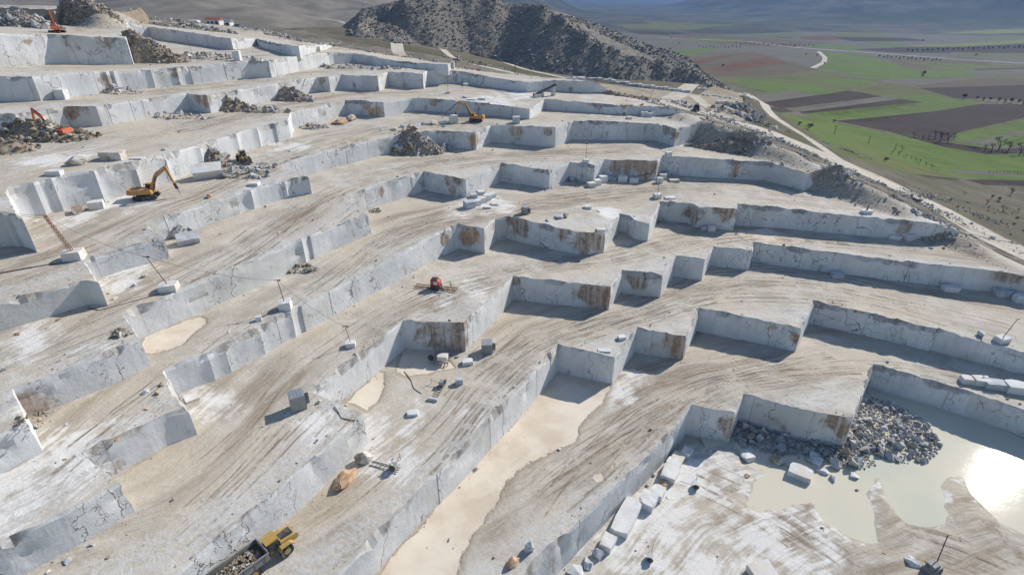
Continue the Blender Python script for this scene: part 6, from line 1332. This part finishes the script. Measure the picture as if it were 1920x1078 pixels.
# chain saw machine, red, on long rails
x, y, z = at(818, 541, 3); t = empty('chain_saw_machine', (x, y, z), -0.2); tag(t, 'red chain saw machine on a long ladder rail in the middle of the quarry', 'quarry machine')
for nm, x0, x1 in (('rail', -4.9, -1.1), ('rail', 1.1, 4.9)):
    mb = MB()
    for sy in (-.6, .6): mb.box(((x0 + x1) / 2, sy, .3), (x1 - x0, .12, .16))
    for i in range(7): mb.box((x0 + .3 + i * .54, 0, .3), (.1, 1.2, .1))
    mb.build(nm, 'rust', t)
MB().box((0, 0, .6), (2.2, 1.9, .6)).build('carriage', 'steel', t)
c = MB().prism([(-1.0, .9), (1.0, .9), (1.0, 1.9), (.6, 2.4), (-1.0, 2.4)], -.8, .8).build('machine_body', 'red', t)
MB().box((.2, -.82, 1.7), (.9, .06, .7)).build('panel', 'white', c); MB().box((-.2, 0, 2.45), (1.2, 1.3, .1)).build('cover', 'steel', c)
MB().beam((1.0, -.9, 1.0), (2.2, -1.2, .5), .2, .5).build('cutting_arm', 'steel', t)
for sx in (-.8, .8): MB().cyl((sx, -1.0, .35), (sx, -.8, .35), .3, 12).build('wheel', 'steel', t)
# pond machine with leaning mast
x, y, z = at(1745, 1070, 0); t = empty('pump_rig', (x, y, z), .4); tag(t, 'grey pump rig with two leaning poles by the pond', 'pump')
MB().box((0, 0, .7), (2.6, 1.6, 1.0)).prism([(-1.2, 1.2), (.8, 1.2), (.4, 1.9), (-.9, 1.9)], -.6, .6).build('pump_body', 'grey', t)
MB().cyl((.6, 0, 1.0), (3.0, 1.2, 5.4), .08, 8).beam((2.8, 1.2, 5.3), (3.3, 1.2, 5.3), .1, .1).build('pole', 'steel', t)
MB().cyl((-.8, 0, 1.0), (-2.3, .4, 3.0), .07, 8).build('strut', 'steel', t)
for sx in (-1, 1): MB().cyl((sx, -.9, .4), (sx, -.7, .4), .4, 14).build('wheel', 'rubber', t)
# conveyor
x, y, z = at(1022, 181, 7); t = empty('conveyor', (x, y, z), .45); tag(t, 'dark inclined conveyor propped on white blocks', 'conveyor')
MB().beam((-4.5, 0, .8), (4.5, 0, 4.0), 1.2, .5).build('belt_frame', 'steel', t)
MB().beam((-4.4, 0, 1.12), (4.5, 0, 4.3), .9, .1).build('belt', 'rubber', t)
for a, h_ in ((3.6, 3.4), (-1.5, 1.5)): MB().box((a, 0, h_ / 2), (1.1, 1.6, h_)).build('support_block', 'concrete', t)
for a in (-4.6, -3.2): MB().box((a, -1.2, .5), (1.2, 1.0, 1.0)).build('counter_block', 'concrete', t)
MB().box((-4.2, 0, .8), (1.6, 1.6, 1.0)).build('feed_hopper', 'rust', t)
# screening plant
x, y, z = at(1183, 214, 6); t = empty('screening_plant', (x, y, z), .1); tag(t, 'tan tracked screening plant below the road bank', 'quarry machine')
for sy in (-1, 1): MB().prism([(-3.6, .3), (-3.2, 0), (3.2, 0), (3.6, .3), (3.2, .8), (-3.2, .8)], sy * 1.2 - .25, sy * 1.2 + .25).build('track', 'steel', t)
MB().prism([(-3.8, .9), (3.6, .9), (3.6, 1.6), (2.2, 2.2), (-3.0, 2.0), (-3.8, 1.6)], -1.2, 1.2).build('chassis', 'tan', t)
MB().prism([(-3.4, 2.1), (-.4, 2.1), (.2, 3.6), (-4.2, 3.6)], -1.4, 1.4).build('hopper', 'tan', t)
MB().beam((.5, 0, 1.9), (4.4, 0, 3.6), .9, .35).build('discharge_belt', 'rust', t); MB().box((2.2, 0, 2.7), (1.6, 2.0, .9)).build('engine_box', 'yellow', t)
for a in (-2.8, -.8): MB().box((a, -1.3, 2.9), (.15, .1, 1.7)).build('brace', 'tan', t)

# ------------------------------------------------------------ buildings and small things on the far rim
def building(px, py, lvl, yaw, w, d, h, roofm, label, wallm='white'):
    x, y, z = at(px, py, lvl); t = empty('site_building', (x, y, z), yaw); tag(t, label, 'building')
    wl_ = MB().box((0, 0, h / 2), (w, d, h)).build('wall', wallm, t)
    MB().add([(-w / 2 - .4, -d / 2 - .5, h), (w / 2 + .4, -d / 2 - .5, h), (w / 2 + .4, d / 2 + .5, h), (-w / 2 - .4, d / 2 + .5, h), (-w / 2 - .4, 0, h + d * .28), (w / 2 + .4, 0, h + d * .28)],
             [(0, 1, 5, 4), (2, 3, 4, 5), (1, 2, 5), (3, 0, 4), (3, 2, 1, 0)]).build('roof', roofm, t)
    for i in range(3): MB().box((-w / 2 + (i + .7) * w / 3.5, -d / 2 - .03, h * .55), (1.1, .08, 1.0)).build('window', 'glass', t)
    MB().box((w / 2 - 1.2, -d / 2 - .03, 1.0), (1.0, .08, 2.0)).build('door', 'steel', t); return t
building(404, 49, 10, -.1, 7, 4, 2.4, 'roof', 'low building with a red tiled roof on the far rim')
building(428, 49, 10, -.1, 4.2, 4, 2.5, 'galv', 'small building with a grey roof beside the red roofed one')
x, y, z = at(143, 13, 11); t = empty('container', (x, y, z), -.1); tag(t, 'dark grey container on the far rim', 'container')
MB().box((0, 0, 1.3), (7, 2.5, 2.5)).build('container_wall', 'grey', t); MB().box((0, 0, 2.6), (7.1, 2.6, .12)).build('container_roof', 'steel', t); MB().box((2.0, -1.28, 1.1), (1.0, .06, 2.0)).build('door', 'steel', t)
def car(px, py, lvl, yaw, mat, label):
    x, y, z = at(px, py, lvl); t = empty('parked_car', (x, y, z), yaw); tag(t, label, 'car')
    MB().prism([(-2.1, .35), (2.1, .35), (2.15, .8), (1.3, .95), (-2.1, 1.0)], -.85, .85).build('body', mat, t)
    MB().prism([(-1.7, .98), (1.1, .93), (.5, 1.5), (-1.3, 1.52)], -.78, .78).build('cabin_glass', 'glass', t); MB().box((-.4, 0, 1.54), (1.7, 1.4, .06)).build('roof', mat, t)
    for cx in (-1.3, 1.3):
        for cy in (-.82, .82): MB().cyl((cx, cy - .1, .34), (cx, cy + .1, .34), .34, 12).build('wheel', 'rubber', t)
car(446, 50, 10, -.1, 'blue', 'blue car parked right of the grey roofed building'); car(289, 29, 10, 0, 'blue', 'dark blue car on the far rim beside the yellow loader')
x, y, z = at(250, 30, 10); t = empty('parked_lorry', (x, y, z), .05); tag(t, 'dark green flat lorry parked on the far rim', 'lorry')
MB().box((-.8, 0, 1.3), (5.2, 2.2, .9)).build('load_bed', 'steel', t); MB().box((2.6, 0, 1.5), (1.5, 2.1, 1.8)).build('cab', 'sheet', t)
for cx in (-2.4, -1.2, 2.4):
    for cy in (-1, 1): MB().cyl((cx, cy - .15, .45), (cx, cy + .15, .45), .45, 12).build('wheel', 'rubber', t)
x, y, z = at(595, 97, 9); t = empty('fuel_tank', (x, y, z), .1); tag(t, 'white cylindrical fuel tank beside the upper loader', 'tank')
MB().cyl((-1.4, 0, 1.1), (1.4, 0, 1.1), .8, 14).build('tank', 'white', t)
for a in (-.9, .9): MB().box((a, 0, .25), (.2, 1.2, .5)).build('cradle', 'steel', t)

# ------------------------------------------------------------ people
def person(px, py, lvl, yaw, bend, label, top='hivis', z0=None, scale=1.0):
    x, y, z = at(px, py, lvl); z = z if z0 is None else z0
    hip = Vector((0, 0, .92)); chest = hip + Vector((math.sin(bend) * .42, 0, math.cos(bend) * .42)); neck = chest + Vector((math.sin(bend) * .14, 0, math.cos(bend) * .12)); head = neck + Vector((math.sin(bend * .8) * .2, 0, math.cos(bend * .8) * .2))
    V = [hip, chest, neck, head]; Rr = [.15, .17, .065, .11]; E = [(0, 1), (1, 2), (2, 3)]
    for sy in (-1, 1):
        b = len(V); V += [Vector((0, sy * .11, .86)), Vector((.06, sy * .13, .48)), Vector((-.03, sy * .14, .07)), Vector((.17, sy * .15, .04))]; Rr += [.10, .07, .05, .045]; E += [(0, b), (b, b + 1), (b + 1, b + 2), (b + 2, b + 3)]
        b = len(V); s_ = chest + Vector((0, sy * .19, .04)); e = s_ + Vector((.10, sy * .06, -.27)); w = e + Vector((.22, -sy * .04, -.12)); hnd = w + Vector((.09, 0, -.02))
        V += [s_, e, w, hnd]; Rr += [.065, .05, .037, .04]; E += [(1, b), (b, b + 1), (b + 1, b + 2), (b + 2, b + 3)]
    me = bpy.data.meshes.new('person'); me.from_pydata([tuple(v) for v in V], E, []); o = bpy.data.objects.new('person', me); COL.objects.link(o)
    md = o.modifiers.new('skin', 'SKIN'); o.modifiers.new('sub', 'SUBSURF').levels = 1
    for i, sv in enumerate(me.skin_vertices[0].data): sv.radius = (Rr[i], Rr[i])
    me.skin_vertices[0].data[0].use_root = True
    dg = bpy.context.evaluated_depsgraph_get(); dg.update(); m2 = bpy.data.meshes.new_from_object(o.evaluated_get(dg)); bpy.data.objects.remove(o)
    for k_ in ('cloth', top, 'skin'): m2.materials.append(MM[k_])
    for p in m2.polygons:
        c = p.center; p.material_index = 0 if c.z < .9 and abs(c.x) < .25 and c.z < hip.z else (2 if (c - head).length < .17 or any((c - V[b_]).length < .09 for b_ in (11, 19) if b_ < len(V)) else 1)
    t = bpy.data.objects.new('person', m2); COL.objects.link(t); t.location = (x, y, z); t.rotation_euler = (0, 0, yaw); t.scale = (scale,) * 3; tag(t, label, 'person')
    hh = MB().cyl(tuple(head + Vector((0, 0, .03))), tuple(head + Vector((0, 0, .15))), .135, 12, .07).cyl(tuple(head + Vector((0.02, 0, .02))), tuple(head + Vector((.02, 0, .045))), .17, 12).build('helmet', 'white' if top == 'hivis' else 'yellow', t)
    return t
person(738, 884, 2, 2.6, .7, 'worker in a green hi-vis vest bending over the wire saw')
person(846, 539, 3, 3.0, .2, 'worker in a green vest standing right of the red machine')
zb_ = 0
x, y, z = at(1455, 1094, 0); person(1450, 1086, 0, 1.2, .1, 'dark clothed person on the big white block at the bottom border', 'cloth')

# ------------------------------------------------------------ trees and bushes in the valley
def mat_leaf(name, c1, c2):
    m, n, l, B = new_mat(name); b = NB(m)
    oi = n.new('ShaderNodeObjectInfo'); c = b.mix(b.ramp(b.noise(b.pos(), 0.9, 3), .35, .65), c1, c2); l.new(c, B.inputs['Base Color']); B.inputs['Roughness'].default_value = .9; B.inputs['Specular IOR Level'].default_value = .1; return m
LM = {'twig': mat_leaf('bare_twigs', (0.10, 0.080, 0.062), (0.15, 0.125, 0.10)), 'dark': mat_leaf('dark_foliage', (0.030, 0.045, 0.022), (0.05, 0.065, 0.03)), 'olive': mat_leaf('olive_foliage', (0.05, 0.065, 0.035), (0.085, 0.095, 0.05)),
      'bark': mat_leaf('bark', (0.09, 0.07, 0.055), (0.13, 0.105, 0.085))}
def tree_mesh(seed, kind):
    rs = np.random.RandomState(seed); tr = MB(); tips = []
    def limb(p, d, L, r, depth):
        q = p + d * L; tr.cyl(tuple(p), tuple(q), r, 5, r * .6)
        if depth == 0: tips.append((q, d)); return
        for i in range(rs.randint(3, 5) if depth > 1 else 3):
            nd = (d + Vector(rs.normal(0, .5, 3)) + Vector((0, 0, .15))).normalized(); limb(p + d * L * rs.uniform(.55, 1.0), nd, L * rs.uniform(.55, .75), r * .5, depth - 1)
    limb(Vector((0, 0, -.02)), Vector((0, 0, 1)), .30, .022, 3)
    V = []; F = []
    n = {'bare': 8, 'leafy': 11, 'bush': 12}[kind]
    for q, d in tips:
        for i in range(n):
            if kind == 'bare':
                e = (d + Vector(rs.normal(0, .45, 3))).normalized() * rs.uniform(.06, .14); s_ = Vector(rs.normal(0, 1, 3)).normalized() * .004; b = len(V); V += [q - s_, q + s_, q + e]; F.append((b, b + 1, b + 2))
            else:
                c = q + Vector(rs.normal(0, .055, 3)); u = Vector(rs.normal(0, 1, 3)).normalized() * .030; w = Vector(rs.normal(0, 1, 3)).normalized() * .030; b = len(V); V += [c - u, c + w, c + u, c - w]; F.append((b, b + 1, b + 2, b + 3))
    tm = bpy.data.meshes.new('trunk'); tm.from_pydata(tr.v, [], tr.f); tm.materials.append(LM['bark'])
    cm = bpy.data.meshes.new('crown'); cm.from_pydata([tuple(v) for v in V], [], F); return tm, cm
TRM = {}
for kind, nm in (('bare', 'twig'), ('leafy', 'dark'), ('leafy', 'olive')):
    for i in range(3):
        tm, cm = tree_mesh(20 + i + len(TRM), kind); cm.materials.append(LM[nm]); TRM[(nm, i)] = (tm, cm)
_ti = [0]
def tree(px, py, hpx, nm, label, group=None, wide=1.0, name=None, lvl='h'):
    x, y, z = at(px, py, lvl); m = mpp(x, y, z); h = hpx * m * 1.15; _ti[0] += 1; tm, cm = TRM[(nm, _ti[0] % 3)]
    t = empty(name or {'twig': 'bare_tree', 'dark': 'leafy_tree', 'olive': 'bush'}[nm], (x, y, z - .1), _ti[0] * 2.1); t.scale = (h * wide, h * wide, h); tag(t, label, 'tree' if nm != 'olive' else 'bush', group)
    for n_, me in (('trunk', tm), ('crown', cm)):
        o = bpy.data.objects.new(n_, me); COL.objects.link(o); o.parent = t
for x, y, h, w, lab in [(1515, 242, 15, 1.5, 'round dark bush on the slope left of the fields'), (1498, 235, 9, 1.3, 'small dark bush beside the round one on the slope'), (1563, 230, 8, 1.2, 'lone dark bush at the tip of the dark field'), (1658, 303, 12, 1.4, 'dark bush at the left end of the shrub line'),
                        (1730, 143, 12, 1.1, 'single dark tree in the bright green field'), (1807, 186, 13, 1.2, 'dark tree at the left end of the tree line'), (1858, 372, 10, 1, 'left one of two dark conifers on the slope'), (1871, 378, 12, 1, 'right one of two dark conifers on the slope'), (1545, 122, 7, 1, 'dark tree at the corner of the farm track')]:
    tree(x, y, h, 'dark', lab, None, w)
for i, (x, y, h) in enumerate([(1830, 187, 9), (1843, 189, 8), (1856, 190, 10), (1870, 192, 12), (1883, 193, 9), (1895, 194, 13), (1907, 195, 12), (1918, 196, 14)]): tree(x, y, h, 'dark', 'dark tree in the row above the large ploughed field, %s of its group' % ORDW[i], 'tree row above the ploughed field')
for i, (x, y, h) in enumerate([(1480, 88, 4), (1468, 87, 5), (1489, 89, 5), (1511, 104, 5), (1531, 106, 6), (1193, 73, 4), (1259, 73, 4), (1273, 83, 4), (1256, 95, 6), (1355, 126, 7), (1828, 106, 6), (1730, 78, 5), (1766, 79, 3), (1300, 60, 3), (1390, 62, 3)]): tree(x, y, h, 'dark', 'small dark tree standing alone far out in the valley, %s of its group' % ORDW[i], 'lone trees of the far valley', 1.2)
for i in range(16): tree(1648 + i * 7.6, 108 + i * .45 + (i % 2) * 1.5, 6, 'dark', 'small orchard tree, %s from the left beside the pale valley road' % ORDW[i], 'orchard by the valley road', 1.1)
for i in range(12): tree(1310 + i * 7, 89 + (i % 3), 4, 'dark', 'little tree, %s from the left in the middle valley hedge' % ORDW[i], 'hedge line of the middle valley', 1.2)
for i in range(18): tree(1380 + i * 8.5, 83 + (i % 2) * 1.5 + i * .2, 4, 'dark', 'little tree, %s from the left in the far windbreak' % ORDW[i], 'far windbreak', 1.3)
for i in range(24): tree(1700 + i * 9.5, 97 + (i % 2) * 1.2 - i * .3, 6, 'dark', 'dark tree, %s from the left in the long woodland strip' % (ORDW + ['twenty first', 'twenty second', 'twenty third', 'twenty fourth'])[i], 'woodland strip', 1.3)
for i, (x, y, h) in enumerate([(1713, 258, 15), (1752, 262, 24), (1762, 266, 26), (1776, 268, 26), (1788, 262, 18), (1730, 262, 12)]): tree(x, y, h, 'twig', 'bare tree in the clump below the large ploughed field, %s of its group' % ORDW[i], 'bare clump below the ploughed field', 1.3)
for x, y, h, lab in [(1872, 282, 34, 'tallest bare tree near the right border'), (1858, 286, 24, 'bare tree left of the tallest one'), (1890, 284, 24, 'bare tree right of the tallest one'), (1912, 290, 30, 'bare tree touching the right border'), (1846, 284, 18, 'smallest bare tree of the right border group'),
                     (1850, 384, 14, 'bare shrub tree below the two conifers'), (1880, 398, 18, 'bare tree low on the right slope'), (1908, 400, 14, 'bare tree on the slope cut by the right border'), (1895, 366, 20, 'brown bare tree above the slope'), (1808, 366, 10, 'small bare tree by the dark track')]: tree(x, y, h, 'twig', lab, None, 1.4)
for i, (x, y, h) in enumerate([(1672, 292, 12), (1684, 294, 14), (1690, 284, 16), (1698, 298, 12), (1708, 300, 10), (1716, 304, 12), (1724, 308, 14), (1735, 312, 12), (1746, 318, 14), (1758, 322, 8)]): tree(x, y, h, 'twig', 'leafless shrub in the line crossing the green field, %s of its group' % ORDW[i], 'leafless shrub line', .9)
rsb = np.random.RandomState(77); sh = []
for i in range(90):
    x = rsb.uniform(1640, 1925); y = rsb.uniform(335, 470); 
    if y < 335 + (x - 1640) * .28 or (y - 350) < (x - 1640) * 0.1: continue
    if y > 352 + (x - 1690) * 0.47: continue
    tree(x, y, rsb.uniform(3, 7), 'olive', 'low olive shrub, %s of those scattered on the slope below the outer road' % (ORDW[len(sh)] if len(sh) < 20 else 'last'), 'shrubs on the lower slope', 1.8); sh.append(1)
for i in range(12): tree(1855 + i * 6.5, 325 + (i % 2), 8, 'twig', 'thin bare sapling, %s in the row at the right border' % ORDW[i], 'sapling row at the right border', .8)
def utility_pole(px, py, hpx, label):
    x, y, z = at(px, py, 'h'); m = mpp(x, y, z); h = hpx * m; t = empty('utility_pole', (x, y, z), .3); tag(t, label, 'pole', 'valley utility poles')
    MB().cyl((0, 0, 0), (0, 0, h), .16, 6, .1).build('mast', 'steel', t); MB().box((0, 0, h - .5), (1.8, .14, .14)).build('cross_arm', 'steel', t)
for i, (x, y, h) in enumerate([(1564, 252, 16), (1628, 270, 15), (1677, 283, 14)]): utility_pole(x, y, h, ['left', 'middle', 'right'][i] + ' one of three thin poles crossing the green strip')
